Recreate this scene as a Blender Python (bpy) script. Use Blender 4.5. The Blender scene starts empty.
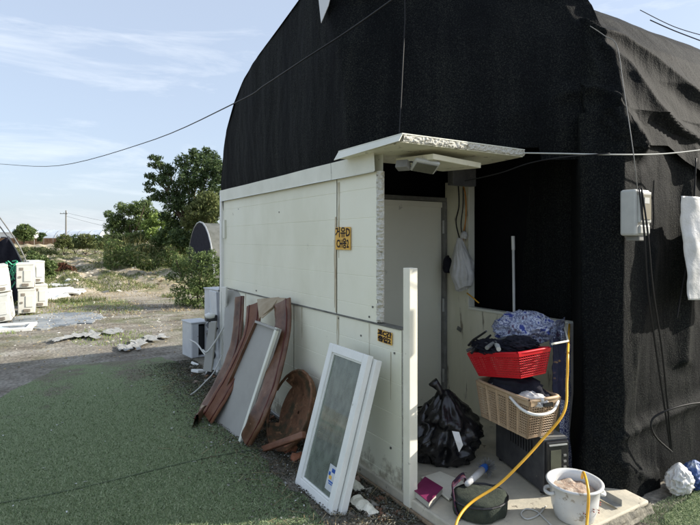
import bpy, bmesh, math, random
import numpy as np
from mathutils import Vector, Matrix, Euler, noise
R = math.radians
random.seed(7); rng = np.random.default_rng(7)
sc = bpy.context.scene
# ------------------------------------------------------------------ camera
EYE = 1.6; YAW = 31.8; F = 526.0
cam_d = bpy.data.cameras.new('camera'); cam = bpy.data.objects.new('camera', cam_d)
sc.collection.objects.link(cam); sc.camera = cam
cam.location = (0, 0, EYE); cam.rotation_euler = (R(90), 0, R(-YAW))
cam_d.sensor_width = 36; cam_d.lens = 36*F/700; cam_d.shift_y = -22.5/700
cam_d.clip_start = 0.05; cam_d.clip_end = 6000
# ------------------------------------------------------------------ sun and sky
SUN_EL = 27.0; SUN_AZ = (1.0, -0.48)              # horizontal direction towards the sun
sd = Vector((SUN_AZ[0], SUN_AZ[1], 0)).normalized()*math.cos(R(SUN_EL)); sd.z = math.sin(R(SUN_EL))
sun_d = bpy.data.lights.new('sun', 'SUN'); sun = bpy.data.objects.new('sun', sun_d); sc.collection.objects.link(sun)
sun_d.energy = 3.9; sun_d.angle = R(0.6); sun_d.color = (1.0, .93, .82)
sun.rotation_euler = sd.to_track_quat('Z', 'Y').to_euler(); sun.location = (20, -8, 15)
w = bpy.data.worlds.new('World'); sc.world = w; w.use_nodes = True
nt = w.node_tree; nt.nodes.clear()
def N(nt, t, **k):
    n = nt.nodes.new(t)
    for a, b in k.items():
        if a.startswith('i_'): n.inputs[a[2:].replace('_', ' ')].default_value = b
        else: setattr(n, a, b)
    return n
L = nt.links.new
sky = N(nt, 'ShaderNodeTexSky', sky_type='NISHITA', sun_disc=False, sun_elevation=R(SUN_EL),
        sun_rotation=math.atan2(sd.x, sd.y), altitude=50, air_density=1.0, dust_density=1.6, ozone_density=1.6)
tc = N(nt, 'ShaderNodeTexCoord'); mp = N(nt, 'ShaderNodeMapping'); mp.inputs['Scale'].default_value = (1.6, 1.6, 9)
mp.inputs['Rotation'].default_value = (R(6), R(-5), R(20))
n1 = N(nt, 'ShaderNodeTexNoise', i_Scale=1.7, i_Detail=9, i_Roughness=.62, i_Distortion=.4)
L(tc.outputs['Generated'], mp.inputs['Vector']); L(mp.outputs[0], n1.inputs['Vector'])
cr = N(nt, 'ShaderNodeValToRGB'); cr.color_ramp.elements[0].position = .5; cr.color_ramp.elements[0].color = (.0,)*3+(1,)
cr.color_ramp.elements[1].position = .74; cr.color_ramp.elements[1].color = (.38,)*3+(1,)
L(n1.outputs['Fac'], cr.inputs['Fac'])
veil = N(nt, 'ShaderNodeMix', data_type='RGBA'); veil.inputs[0].default_value = .6
veil.inputs[7].default_value = (3.9, 4.45, 5.4, 1)     # thin bright veil over the whole sky
mx = N(nt, 'ShaderNodeMix', data_type='RGBA'); mx.inputs[7].default_value = (7.6, 7.7, 7.7, 1)
L(sky.outputs[0], veil.inputs[6]); L(veil.outputs[2], mx.inputs[6]); L(cr.outputs[0], mx.inputs[0])
bg = N(nt, 'ShaderNodeBackground'); bg.inputs['Strength'].default_value = .094
out = N(nt, 'ShaderNodeOutputWorld'); L(mx.outputs[2], bg.inputs['Color']); L(bg.outputs[0], out.inputs['Surface'])
sc.view_settings.view_transform = 'Standard'; sc.view_settings.look = 'None'
sc.view_settings.exposure = 1.04; sc.view_settings.gamma = 1.0
# ------------------------------------------------------------------ picture rays -> places on known planes
cv = Vector((math.sin(R(YAW)), math.cos(R(YAW)), 0)); cr_ = Vector((math.cos(R(YAW)), -math.sin(R(YAW)), 0))
def ray(px, py): return cv + cr_*((px-350)/F) + Vector((0, 0, (240-py)/F))
def D(px, py, d): return Vector((0, 0, EYE)) + ray(px, py)*d
def oz(px, py, z=0.0): r = ray(px, py); return D(px, py, (z-EYE)/r.z)
def oy(px, py, Y): r = ray(px, py); return D(px, py, Y/r.y)
def ox(px, py, X): r = ray(px, py); return D(px, py, X/r.x)
def proj(p):
    d = p[0]*cv.x+p[1]*cv.y; r = p[0]*cr_.x+p[1]*cr_.y
    return 350+F*r/d, 240-F*(p[2]-EYE)/d
# ------------------------------------------------------------------ materials
def mat(name, cols, scale=6, rough=.8, bump=0, bscale=None, detail=6, metal=0, spots=None, sscale=20, sthr=.62,
        stretch=(1, 1, 1), spec=.3, island=False, trans=0, dist=0, lo=.35, hi=.65, sheen=0):
    m = bpy.data.materials.new(name); m.use_nodes = True; t = m.node_tree; l = t.links.new
    b = t.nodes['Principled BSDF']; b.inputs['Roughness'].default_value = rough; b.inputs['Metallic'].default_value = metal
    b.inputs['Specular IOR Level'].default_value = spec
    if sheen: b.inputs['Sheen Weight'].default_value = sheen
    g = N(t, 'ShaderNodeNewGeometry'); tcn = N(t, 'ShaderNodeTexCoord'); mpn = N(t, 'ShaderNodeMapping')
    mpn.inputs['Scale'].default_value = stretch
    l(tcn.outputs['Object'], mpn.inputs['Vector'])
    n = N(t, 'ShaderNodeTexNoise', i_Scale=scale, i_Detail=detail, i_Roughness=.6, i_Distortion=dist)
    l(mpn.outputs[0], n.inputs['Vector'])
    ramp = N(t, 'ShaderNodeValToRGB'); e = ramp.color_ramp.elements
    k = len(cols)
    if k == 1: cols = [cols[0], tuple(c*.85 for c in cols[0])]; k = 2
    while len(e) < k: e.new(.5)
    for i, c in enumerate(cols):
        e[i].position = lo+(hi-lo)*i/(k-1); e[i].color = (*c, 1)
    l((g.outputs['Random Per Island'] if island else n.outputs['Fac']), ramp.inputs['Fac'])
    if island:
        for i in range(k): e[i].position = i/(k-1)
    col = ramp.outputs[0]
    if spots:
        n2 = N(t, 'ShaderNodeTexNoise', i_Scale=sscale, i_Detail=4, i_Roughness=.65); l(mpn.outputs[0], n2.inputs['Vector'])
        r2 = N(t, 'ShaderNodeValToRGB'); r2.color_ramp.elements[0].position = sthr; r2.color_ramp.elements[1].position = sthr+.07
        r2.color_ramp.elements[0].color = (0, 0, 0, 1); r2.color_ramp.elements[1].color = (1, 1, 1, 1)
        l(n2.outputs['Fac'], r2.inputs['Fac'])
        mm = N(t, 'ShaderNodeMix', data_type='RGBA'); mm.inputs[7].default_value = (*spots, 1)
        l(col, mm.inputs[6]); l(r2.outputs[0], mm.inputs[0]); col = mm.outputs[2]
    l(col, b.inputs['Base Color'])
    if bump:
        n3 = N(t, 'ShaderNodeTexNoise', i_Scale=bscale or scale*4, i_Detail=5, i_Roughness=.7); l(mpn.outputs[0], n3.inputs['Vector'])
        bp = N(t, 'ShaderNodeBump'); bp.inputs['Strength'].default_value = bump; bp.inputs['Distance'].default_value = .01
        l(n3.outputs['Fac'], bp.inputs['Height']); l(bp.outputs[0], b.inputs['Normal'])
    if trans:
        ts = N(t, 'ShaderNodeBsdfTranslucent'); l(col, ts.inputs['Color']); ad = N(t, 'ShaderNodeMixShader'); ad.inputs[0].default_value = trans
        l(b.outputs[0], ad.inputs[1]); l(ts.outputs[0], ad.inputs[2]); l(ad.outputs[0], t.nodes['Material Output'].inputs['Surface'])
    return m
M = {}
M['panel'] = mat('painted panel', [(.78, .765, .61), (.85, .835, .685), (.87, .86, .72)], 1.3, .45, .12, 30, spots=(.34, .31, .24), sscale=9, sthr=.70, stretch=(1, 1, .6))
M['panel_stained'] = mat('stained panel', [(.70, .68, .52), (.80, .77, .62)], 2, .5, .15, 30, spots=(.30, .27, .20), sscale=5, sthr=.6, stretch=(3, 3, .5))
M['trim'] = mat('trim metal', [(.70, .70, .60), (.80, .80, .70)], 3, .4, .1, spots=(.3, .29, .26), sscale=14, sthr=.68)
M['foam'] = mat('broken foam', [(.74, .73, .66), (.62, .60, .52), (.8, .79, .73)], 60, .95, 1.0, 90, spots=(.22, .19, .14), sscale=30, sthr=.62)
M['rust'] = mat('rust stain', [(.24, .17, .09), (.35, .28, .16)], 20, .8)
M['door'] = mat('door paint', [(.77, .76, .64), (.82, .81, .69)], 1.2, .4, .06, 8, spots=(.33, .33, .28), sscale=7, sthr=.68)
M['jamb'] = mat('jamb dark', [(.10, .10, .09), (.2, .2, .18)], 8, .5)
M['pvc'] = mat('white pvc', [(.76, .76, .72), (.84, .84, .80)], 6, .35, .05, 20, spots=(.5, .5, .46), sscale=16, sthr=.66)
M['strip'] = mat('white strip', [(.76, .73, .60), (.84, .81, .69)], 6, .5, .05, 20, spots=(.45, .42, .34), sscale=22, sthr=.68)
M['metal'] = mat('galvanised', [(.38, .39, .38), (.5, .51, .5)], 12, .45, .1, metal=.6)
M['dmetal'] = mat('dark metal', [(.05, .05, .055), (.09, .09, .09)], 10, .45, .1, spots=(.16, .15, .13), sscale=30, sthr=.66)
M['black'] = mat('black plastic', [(.012, .012, .014), (.02, .02, .022)], 20, .35, .1, spec=.5)
M['cable'] = mat('black cable', [(.012, .012, .013)], 20, .5)
M['yellow'] = mat('yellow hose', [(.75, .38, .02), (.82, .45, .04)], 10, .4, spec=.5)
M['orange'] = mat('orange cable', [(.6, .25, .04)], 10, .5)
M['wcable'] = mat('pale cable', [(.6, .6, .56)], 10, .5)
M['concrete'] = mat('slab', [(.60, .55, .43), (.46, .43, .35), (.66, .60, .48)], 3, .8, .25, 40, spots=(.17, .15, .12), sscale=12, sthr=.63)
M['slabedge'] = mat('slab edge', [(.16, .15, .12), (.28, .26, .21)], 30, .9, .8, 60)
M['brown'] = mat('brown vinyl', [(.070, .030, .016), (.14, .065, .034), (.20, .11, .065)], 5, .42, .35, 26, spots=(.26, .15, .10), sscale=24, sthr=.66, spec=.5)
M['redbrown'] = mat('red vinyl', [(.14, .055, .030), (.21, .095, .052)], 6, .5, .3, 30, spots=(.10, .05, .03), sscale=18, sthr=.62)
M['pipe'] = mat('red piping', [(.10, .025, .018)], 10, .4)
M['tan'] = mat('tan lining', [(.33, .26, .17), (.42, .35, .25)], 8, .8, .3)
M['greypanel'] = mat('grey sheet', [(.33, .32, .29), (.38, .37, .34)], 3, .5, .1, spots=(.25, .2, .14), sscale=26, sthr=.72)
M['rusty'] = mat('rusty basin', [(.08, .042, .022), (.20, .10, .055), (.07, .06, .035)], 6, .8, .8, 30, spots=(.28, .15, .08), sscale=16, sthr=.58)
M['redbasket'] = mat('red plastic', [(.60, .012, .022), (.68, .02, .03)], 5, .35, spec=.5)
M['beige'] = mat('beige plastic', [(.42, .30, .19), (.52, .39, .26)], 5, .45, spots=(.25, .17, .1), sscale=20, sthr=.68)
M['bag'] = mat('black film', [(.006, .006, .008), (.012, .012, .014)], 10, .24, .55, 20, spec=.7)
M['wbag'] = mat('white film', [(.72, .72, .70), (.85, .85, .84)], 9, .4, .7, 22, trans=.25)
M['ceramic'] = mat('glazed white', [(.60, .61, .60), (.70, .71, .70)], 5, .25, spots=(.34, .31, .26), sscale=17, sthr=.60, spec=.5)
M['soil'] = mat('potting soil', [(.26, .17, .12), (.46, .35, .27), (.55, .49, .41)], 18, .95, 1.0, 40)
M['bluefilm'] = mat('blue and white film', [(.03, .06, .20), (.10, .17, .40), (.45, .50, .58)], 14, .4, .6, 30, trans=.2)
M['floral'] = mat('floral print', [(.35, .07, .06), (.12, .14, .10)], 30, .4)
M['magenta'] = mat('magenta cover', [(.17, .02, .07), (.22, .03, .10)], 8, .5)
M['paper'] = mat('paper', [(.5, .48, .42)], 8, .9)
M['olive'] = mat('dark green cloth', [(.030, .038, .030), (.05, .06, .045)], 30, .95, .6, 120)
M['strap'] = mat('maroon strap', [(.10, .015, .02), (.02, .02, .05), (.16, .03, .03)], 18, .8, stretch=(1, 4, 4))
M['blue'] = mat('blue plastic', [(.02, .08, .35), (.03, .15, .5)], 10, .4)
M['grey'] = mat('grey plastic', [(.16, .16, .15), (.24, .24, .23)], 10, .6)
M['ltgrey'] = mat('pale grey plastic', [(.42, .43, .41), (.50, .51, .48)], 7, .4, spots=(.3, .3, .26), sscale=16, sthr=.68)
M['mglass'] = mat('meter window', [(.09, .09, .07), (.15, .15, .115)], 4, .1, spec=.8)
M['acbody'] = mat('unit paint', [(.58, .58, .53), (.70, .70, .64)], 3, .5, .05, spots=(.34, .25, .15), sscale=8, sthr=.66)
M['acdark'] = mat('unit recess', [(.14, .12, .10), (.3, .27, .22)], 12, .7)
M['stovewhite'] = mat('bluish white paint', [(.56, .57, .58), (.67, .68, .68)], 4, .4, spots=(.3, .28, .25), sscale=14, sthr=.66)
M['signy'] = mat('sign orange', [(.80, .50, .11), (.70, .38, .07)], 25, .6)
M['ink'] = mat('sign ink', [(.02, .012, .015)], 10, .7)
M['sticker'] = mat('label paper', [(.62, .64, .66)], 10, .6)
M['bark'] = mat('bark', [(.06, .045, .032), (.12, .09, .065)], 12, .95, .8, 30, stretch=(3, 3, .6))
M['wood'] = mat('weathered wood', [(.22, .16, .10), (.30, .23, .16)], 8, .85, .4, stretch=(4, 4, 1))
M['brick'] = mat('clay', [(.30, .11, .06), (.36, .17, .10)], 20, .9, .7, 60)
M['earthwall'] = mat('brown board', [(.16, .09, .05), (.26, .17, .10), (.12, .06, .035)], 1.2, .9)
M['farwhite'] = mat('far vinyl', [(.62, .64, .66), (.75, .77, .78)], .6, .6)
M['farblue'] = mat('far bluish', [(.40, .46, .52), (.55, .6, .65)], .5, .6)
M['green_cord'] = mat('green net cord', [(.03, .30, .15), (.10, .42, .26)], 20, .6)
M['tent'] = mat('black cloth', [(.008, .008, .016), (.02, .02, .03)], 6, .9, .4)
def leaf(name, cols, tr=.25): return mat(name, cols, island=True, rough=.6, spec=.25, trans=tr)
M['leaf_dark'] = leaf('leaf dark', [(.030, .058, .022), (.07, .11, .040), (.13, .18, .075)])
M['leaf_mid'] = leaf('leaf mid', [(.05, .085, .028), (.11, .16, .05), (.20, .26, .10)])
M['leaf_bright'] = leaf('leaf bright', [(.12, .19, .04), (.22, .31, .07), (.32, .40, .13)])
M['leaf_olive'] = leaf('leaf olive', [(.07, .10, .03), (.14, .17, .06), (.24, .26, .11)])
M['leaf_yellow'] = leaf('leaf yellow', [(.17, .17, .06), (.28, .26, .10), (.36, .33, .15)])
M['leaf_red'] = leaf('leaf reddish', [(.05, .05, .025), (.12, .07, .04), (.15, .05, .03)])
M['leaf_hedge'] = leaf('leaf hedge', [(.07, .12, .035), (.15, .22, .06), (.30, .30, .14), (.12, .17, .05)])
M['straw'] = leaf('straw', [(.30, .24, .13), (.42, .35, .21), (.20, .15, .08)], .1)
M['litter'] = mat('litter', [(.03, .028, .02), (.09, .075, .05), (.05, .06, .04), (.24, .23, .20), (.07, .085, .055), (.13, .08, .05)], island=True, rough=.9)
M['pale_litter'] = mat('pale scraps', [(.55, .55, .53), (.72, .72, .70), (.36, .35, .31)], island=True, rough=.8)
M['turfblade'] = mat('turf blade', [(.07, .105, .05), (.23, .31, .15), (.40, .44, .28)], island=True, rough=.6)
m_ = M['panel']; t_ = m_.node_tree; b_ = t_.nodes['Principled BSDF']; old_ = b_.inputs['Base Color'].links[0].from_socket
tc_ = N(t_, 'ShaderNodeTexCoord'); s_3 = N(t_, 'ShaderNodeSeparateXYZ'); t_.links.new(tc_.outputs['Object'], s_3.inputs[0])
n_3 = N(t_, 'ShaderNodeTexNoise', i_Scale=9, i_Detail=8, i_Roughness=.7); t_.links.new(tc_.outputs['Object'], n_3.inputs['Vector'])
r_3 = N(t_, 'ShaderNodeMapRange'); r_3.inputs[1].default_value = .42; r_3.inputs[2].default_value = .0; r_3.inputs[3].default_value = -.25; r_3.inputs[4].default_value = .28; t_.links.new(s_3.outputs[2], r_3.inputs[0])
a_3 = N(t_, 'ShaderNodeMath', operation='ADD'); t_.links.new(n_3.outputs['Fac'], a_3.inputs[0]); t_.links.new(r_3.outputs[0], a_3.inputs[1])
k_3 = N(t_, 'ShaderNodeMapRange'); k_3.inputs[1].default_value = .56; k_3.inputs[2].default_value = .72; k_3.inputs[4].default_value = .75; t_.links.new(a_3.outputs[0], k_3.inputs[0])
x_3 = N(t_, 'ShaderNodeMix', data_type='RGBA'); x_3.inputs[7].default_value = (.27, .23, .16, 1); t_.links.new(k_3.outputs[0], x_3.inputs[0]); t_.links.new(old_, x_3.inputs[6]); t_.links.new(x_3.outputs[2], b_.inputs['Base Color'])
# shade net: woven dark tape, fine speckle that catches the sun on raised threads
def net_mat(name, c0, c1, c2):
    m = bpy.data.materials.new(name); m.use_nodes = True; t = m.node_tree; l = t.links.new; b = t.nodes['Principled BSDF']
    tcn = N(t, 'ShaderNodeTexCoord')
    n = N(t, 'ShaderNodeTexNoise', i_Scale=115, i_Detail=3, i_Roughness=.8); l(tcn.outputs['Object'], n.inputs['Vector'])
    mpn = N(t, 'ShaderNodeMapping'); mpn.inputs['Scale'].default_value = (3, 3, .25); l(tcn.outputs['Object'], mpn.inputs['Vector'])
    n2 = N(t, 'ShaderNodeTexNoise', i_Scale=1.6, i_Detail=6); l(mpn.outputs[0], n2.inputs['Vector'])
    r = N(t, 'ShaderNodeValToRGB'); e = r.color_ramp.elements; e[0].position = .38; e[0].color = (*c0, 1); e[1].position = .70; e[1].color = (*c2, 1)
    e.new(.53).color = (*c1, 1)
    ad = N(t, 'ShaderNodeMath', operation='ADD'); sb = N(t, 'ShaderNodeMath', operation='MULTIPLY_ADD'); sb.inputs[1].default_value = .35; sb.inputs[2].default_value = -.175
    l(n2.outputs['Fac'], sb.inputs[0]); l(n.outputs['Fac'], ad.inputs[0]); l(sb.outputs[0], ad.inputs[1]); l(ad.outputs[0], r.inputs['Fac'])
    l(r.outputs[0], b.inputs['Base Color']); b.inputs['Roughness'].default_value = .75; b.inputs['Specular IOR Level'].default_value = .10
    bp = N(t, 'ShaderNodeBump'); bp.inputs['Strength'].default_value = .8; bp.inputs['Distance'].default_value = .003
    vo = N(t, 'ShaderNodeTexVoronoi', i_Scale=105, feature='F1'); l(tcn.outputs['Object'], vo.inputs['Vector'])
    mul = N(t, 'ShaderNodeMath', operation='MULTIPLY'); l(vo.outputs['Distance'], mul.inputs[0]); l(n.outputs['Fac'], mul.inputs[1])
    l(mul.outputs[0], bp.inputs['Height'])
    mp3 = N(t, 'ShaderNodeMapping'); mp3.inputs['Scale'].default_value = (1, 1, .3); mp3.inputs['Rotation'].default_value = (.2, .5, .1); l(tcn.outputs['Object'], mp3.inputs['Vector'])
    n5 = N(t, 'ShaderNodeTexNoise', i_Scale=13, i_Detail=6, i_Roughness=.6, i_Distortion=.5); l(mp3.outputs[0], n5.inputs['Vector'])
    b2 = N(t, 'ShaderNodeBump'); b2.inputs['Strength'].default_value = .35; b2.inputs['Distance'].default_value = .03
    l(n5.outputs['Fac'], b2.inputs['Height']); l(b2.outputs[0], bp.inputs['Normal']); l(bp.outputs[0], b.inputs['Normal'])
    return m
M['net'] = net_mat('shade net', (.001, .0015, .002), (.0055, .0068, .0078), (.034, .036, .029))
M['net_in'] = net_mat('inner net', (.002, .0025, .004), (.004, .0045, .006), (.008, .008, .008))
def glass_mat():
    m = bpy.data.materials.new('window glass'); m.use_nodes = True; t = m.node_tree; l = t.links.new
    t.nodes.remove(t.nodes['Principled BSDF'])
    tr = N(t, 'ShaderNodeBsdfTransparent'); tr.inputs[0].default_value = (.52, .60, .50, 1)
    gl = N(t, 'ShaderNodeBsdfGlossy'); gl.inputs['Roughness'].default_value = .03; gl.inputs['Color'].default_value = (.9, .9, .9, 1)
    df = N(t, 'ShaderNodeBsdfDiffuse'); df.inputs['Color'].default_value = (.42, .47, .40, 1)
    fr = N(t, 'ShaderNodeFresnel'); fr.inputs[0].default_value = 1.5
    n = N(t, 'ShaderNodeTexNoise', i_Scale=7, i_Detail=6); r = N(t, 'ShaderNodeMapRange'); r.inputs[3].default_value = .10; r.inputs[4].default_value = .62
    l(n.outputs['Fac'], r.inputs[0]); a = N(t, 'ShaderNodeMixShader'); c = N(t, 'ShaderNodeMixShader')
    l(r.outputs[0], a.inputs[0]); l(tr.outputs[0], a.inputs[1]); l(df.outputs[0], a.inputs[2])
    l(fr.outputs[0], c.inputs[0]); l(a.outputs[0], c.inputs[1]); l(gl.outputs[0], c.inputs[2]); l(c.outputs[0], t.nodes['Material Output'].inputs['Surface'])
    return m
M['glass'] = glass_mat()
def check_mat(name, ca, cb, cc, s):
    m = mat(name, [ca, cb], 14, .9, .5, 60); t = m.node_tree; l = t.links.new; b = t.nodes['Principled BSDF']
    old = b.inputs['Base Color'].links[0].from_socket
    tcn = N(t, 'ShaderNodeTexCoord')
    c = N(t, 'ShaderNodeTexVoronoi', i_Scale=s, feature='DISTANCE_TO_EDGE'); l(tcn.outputs['Object'], c.inputs['Vector'])
    r = N(t, 'ShaderNodeValToRGB'); r.color_ramp.elements[0].position = .10; r.color_ramp.elements[1].position = .2
    l(c.outputs[0], r.inputs[0]); mm = N(t, 'ShaderNodeMix', data_type='RGBA'); mm.inputs[7].default_value = (*cc, 1)
    l(r.outputs[0], mm.inputs[0]); l(old, mm.inputs[6]); l(mm.outputs[2], b.inputs['Base Color'])
    return m
M['check'] = mat('blue white cloth', [(.05, .07, .26), (.55, .58, .66), (.09, .10, .20), (.45, .50, .62), (.10, .07, .12)], 16, .9, .6, 40, detail=3, lo=.36, hi=.64)
M['pattern'] = check_mat('small blue pattern', (.03, .04, .12), (.06, .07, .16), (.40, .43, .50), 90)
M['navyyellow'] = mat('navy and yellow cloth', [(.015, .018, .04), (.02, .02, .05), (.42, .26, .08)], 9, .9, .4, 40, stretch=(1, 1, 2.4), lo=.46, hi=.72)
# ------------------------------------------------------------------ mesh helpers
class MB:
    def __init__(s): s.v = []; s.f = []
    def add(s, vs, fs, T=None):
        o = len(s.v)
        for p in vs:
            p = Vector(p); s.v.append(tuple(T @ p) if T else tuple(p))
        s.f += [tuple(i+o for i in f) for f in fs]; return s
    def box(s, c, d, T=None, rot=None):
        x, y, z = d[0]/2, d[1]/2, d[2]/2
        vs = [Vector((a*x, b*y, e*z)) for a, b, e in ((-1,-1,-1),(1,-1,-1),(1,1,-1),(-1,1,-1),(-1,-1,1),(1,-1,1),(1,1,1),(-1,1,1))]
        if rot: E = Euler([R(q) for q in rot]).to_matrix(); vs = [E @ p for p in vs]
        vs = [p+Vector(c) for p in vs]
        return s.add(vs, [(0,3,2,1),(4,5,6,7),(0,1,5,4),(1,2,6,5),(2,3,7,6),(3,0,4,7)], T)
    def bb(s, x0, x1, y0, y1, z0, z1): return s.box(((x0+x1)/2, (y0+y1)/2, (z0+z1)/2), (x1-x0, y1-y0, z1-z0))
    def tube(s, pts, r, n=8, cap=True):
        pts = [Vector(p) for p in pts]; rs = r if isinstance(r, (list, tuple)) else [r]*len(pts)
        o = len(s.v); up = Vector((0, 0, 1)); prev = None
        for i, p in enumerate(pts):
            t = (pts[min(i+1, len(pts)-1)]-pts[max(i-1, 0)]).normalized()
            if prev is None:
                a = t.cross(up) if abs(t.z) < .95 else t.cross(Vector((1, 0, 0)))
            else: a = prev-t*prev.dot(t)
            a.normalize(); prev = a; b = t.cross(a)
            for k in range(n):
                q = 2*math.pi*k/n; s.v.append(tuple(p+(a*math.cos(q)+b*math.sin(q))*rs[i]))
        for i in range(len(pts)-1):
            for k in range(n):
                k2 = (k+1) % n; s.f.append((o+i*n+k, o+i*n+k2, o+(i+1)*n+k2, o+(i+1)*n+k))
        if cap: s.f.append(tuple(o+k for k in range(n-1, -1, -1))); s.f.append(tuple(o+(len(pts)-1)*n+k for k in range(n)))
        return s
    def lathe(s, prof, n=32, T=None, sx=1, sy=1):
        vs = []; fs = []
        for r, z in prof:
            for k in range(n): q = 2*math.pi*k/n; vs.append((r*math.cos(q)*sx, r*math.sin(q)*sy, z))
        for i in range(len(prof)-1):
            for k in range(n):
                k2 = (k+1) % n; fs.append((i*n+k, i*n+k2, (i+1)*n+k2, (i+1)*n+k))
        if prof[0][0] > 1e-6: fs.append(tuple(range(n-1, -1, -1)))
        return s.add(vs, fs, T)
    def grid(s, fn, nu, nv):
        vs = [fn(i/nu, j/nv) for j in range(nv+1) for i in range(nu+1)]
        fs = [(j*(nu+1)+i, j*(nu+1)+i+1, (j+1)*(nu+1)+i+1, (j+1)*(nu+1)+i) for j in range(nv) for i in range(nu)]
        return s.add(vs, fs)
    def slab(s, quad, th):          # quad of four corners given its own thickness behind
        q = [Vector(p) for p in quad]; n = (q[1]-q[0]).cross(q[3]-q[0]).normalized()*th
        return s.add(q+[p+n for p in q], [(0,1,2,3),(7,6,5,4),(0,4,5,1),(1,5,6,2),(2,6,7,3),(3,7,4,0)])
    def prism(s, poly, z0, z1):
        n = len(poly); return s.add([(x, y, z0) for x, y in poly]+[(x, y, z1) for x, y in poly],
            [tuple(range(n-1, -1, -1)), tuple(range(n, 2*n))]+[(i, (i+1) % n, n+(i+1) % n, n+i) for i in range(n)])
    def build(s, name, m, parent=None, bevel=0, smooth=False, loc=None, fix=True, sub=0, solid=0):
        me = bpy.data.meshes.new(name); off = Vector((0, 0, 0))
        if parent is not None: off = wloc(parent)
        if loc is not None: off = off+Vector(loc)
        vs = [tuple(Vector(p)-off) for p in s.v] if off.length else s.v
        me.from_pydata(vs, [], s.f); me.validate()
        if fix:
            b = bmesh.new(); b.from_mesh(me); bmesh.ops.recalc_face_normals(b, faces=b.faces); b.to_mesh(me); b.free()
        if isinstance(m, str): m = M[m]
        me.materials.append(m)
        if smooth: me.polygons.foreach_set('use_smooth', [True]*len(me.polygons))
        o = bpy.data.objects.new(name, me); sc.collection.objects.link(o)
        if parent is not None: o.parent = parent
        if loc is not None: o.location = loc
        if solid: q = o.modifiers.new('s', 'SOLIDIFY'); q.thickness = solid; q.offset = 0
        if bevel: q = o.modifiers.new('b', 'BEVEL'); q.width = bevel; q.segments = 2; q.limit_method = 'ANGLE'
        if sub: q = o.modifiers.new('u', 'SUBSURF'); q.levels = sub; q.render_levels = sub
        return o
def wloc(o):
    p = Vector(o.location)
    while o.parent: o = o.parent; p += Vector(o.location)
    return p
def thing(name, label, cat, loc=(0, 0, 0), group=None):
    o = bpy.data.objects.new(name, None); sc.collection.objects.link(o); o.location = loc; o.empty_display_size = .1
    return tag(o, label, cat, group)
def tag(o, label, cat, group=None, kind=None):
    o['label'] = label; o['category'] = cat
    if group: o['group'] = group
    if kind: o['kind'] = kind
    return o
def struct(o): o['kind'] = 'structure'; return o
def stuff(o, label=None, cat=None):
    o['kind'] = 'stuff'
    if label: o['label'] = label; o['category'] = cat
    return o
def nz(p, s=1.0): return noise.noise(Vector(p)*s)
def lerp_poly(P, t):            # catmull-rom
    n = len(P)-1; x = min(max(t, 0), 1)*n; i = min(int(x), n-1); f = x-i
    p0, p1, p2, p3 = P[max(i-1, 0)], P[i], P[i+1], P[min(i+2, n)]
    return .5*((2*p1)+(p2-p0)*f+(2*p0-5*p1+4*p2-p3)*f*f+(3*p1-p0-3*p2+p3)*f**3)
def spline(P, n): P = [Vector(p) for p in P]; return [lerp_poly(P, i/n) for i in range(n+1)]
def np_mesh(name, V, Fq, m, parent=None, nper=4):
    me = bpy.data.meshes.new(name); nf = len(Fq)
    me.vertices.add(len(V)); me.vertices.foreach_set('co', V.astype(np.float32).ravel())
    me.loops.add(nf*nper); me.loops.foreach_set('vertex_index', Fq.astype(np.int32).ravel())
    me.polygons.add(nf); me.polygons.foreach_set('loop_start', np.arange(0, nf*nper, nper, dtype=np.int32))
    me.update(calc_edges=True); me.validate()
    me.materials.append(M[m] if isinstance(m, str) else m)
    o = bpy.data.objects.new(name, me); sc.collection.objects.link(o)
    if parent is not None: o.parent = parent
    return o
def leaves_at(C, size, aspect=.55, flat=.0):
    """C: (n,3) centres -> diamond leaf quads"""
    n = len(C); a = rng.normal(size=(n, 3)); a[:, 2] *= (1-flat); a /= np.linalg.norm(a, axis=1)[:, None]
    b = np.cross(a, rng.normal(size=(n, 3))); b /= np.linalg.norm(b, axis=1)[:, None]
    s = size*(.6+.8*rng.random(n))[:, None]; h = s*aspect
    nn = np.cross(a, b)*s*.15
    V = np.stack([C-a*s, C+b*h*.5+nn, C+a*s, C-b*h*.5+nn], 1).reshape(-1, 3)
    return V, np.arange(4*n).reshape(-1, 4)
def blades_at(C, h, wd, lean=.35):
    n = len(C); q = rng.random(n)*2*np.pi; hh = h*(.5+rng.random(n)); l = rng.normal(size=(n, 2))*lean*hh[:, None]
    dx = np.stack([np.cos(q), np.sin(q), 0*q], 1)*wd
    top = C+np.stack([l[:, 0], l[:, 1], hh], 1)
    V = np.stack([C-dx, C+dx, top], 1).reshape(-1, 3)
    return V, np.arange(3*n).reshape(-1, 3)
# ------------------------------------------------------------------ the ground: one sheet with field ridges and bumps
def gh(x, y):
    z = .03*nz((x*.35, y*.35, 0))+.012*nz((x*2.1, y*2.1, 3))
    near = 1.0
    if -3.5 < x < 4.5 and -1 < y < 7.8: near = .15
    z *= near
    f = min(max((y-16.5)/3, 0), 1)*min(max((95-y)/10, 0), 1)*min(max((x+14)/3, 0), 1)
    if f > 0:
        xx = x+.35*nz((x*.1, y*.12, 5))
        z += f*(.075*math.sin(xx*2*math.pi/1.35)+.05*nz((x*1.7, y*1.3, 8))+.04*nz((x*4, y*4, 8))+.07+.014*(y-16))
    return z-.02*near if near < 1 else z
def axis(a, b, d0, far, g=1.22):
    n = int((b-a)/d0); core = list(np.linspace(a, b, n+1)); s = d0; p = b; hi = []
    while p < far: s *= g; p += s; hi.append(p)
    s = d0; p = a; lo = []
    while p > -far: s *= g; p -= s; lo.append(p)
    return np.array(lo[::-1]+core+hi)
gx = axis(-12, 16, .11, 2500)
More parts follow.
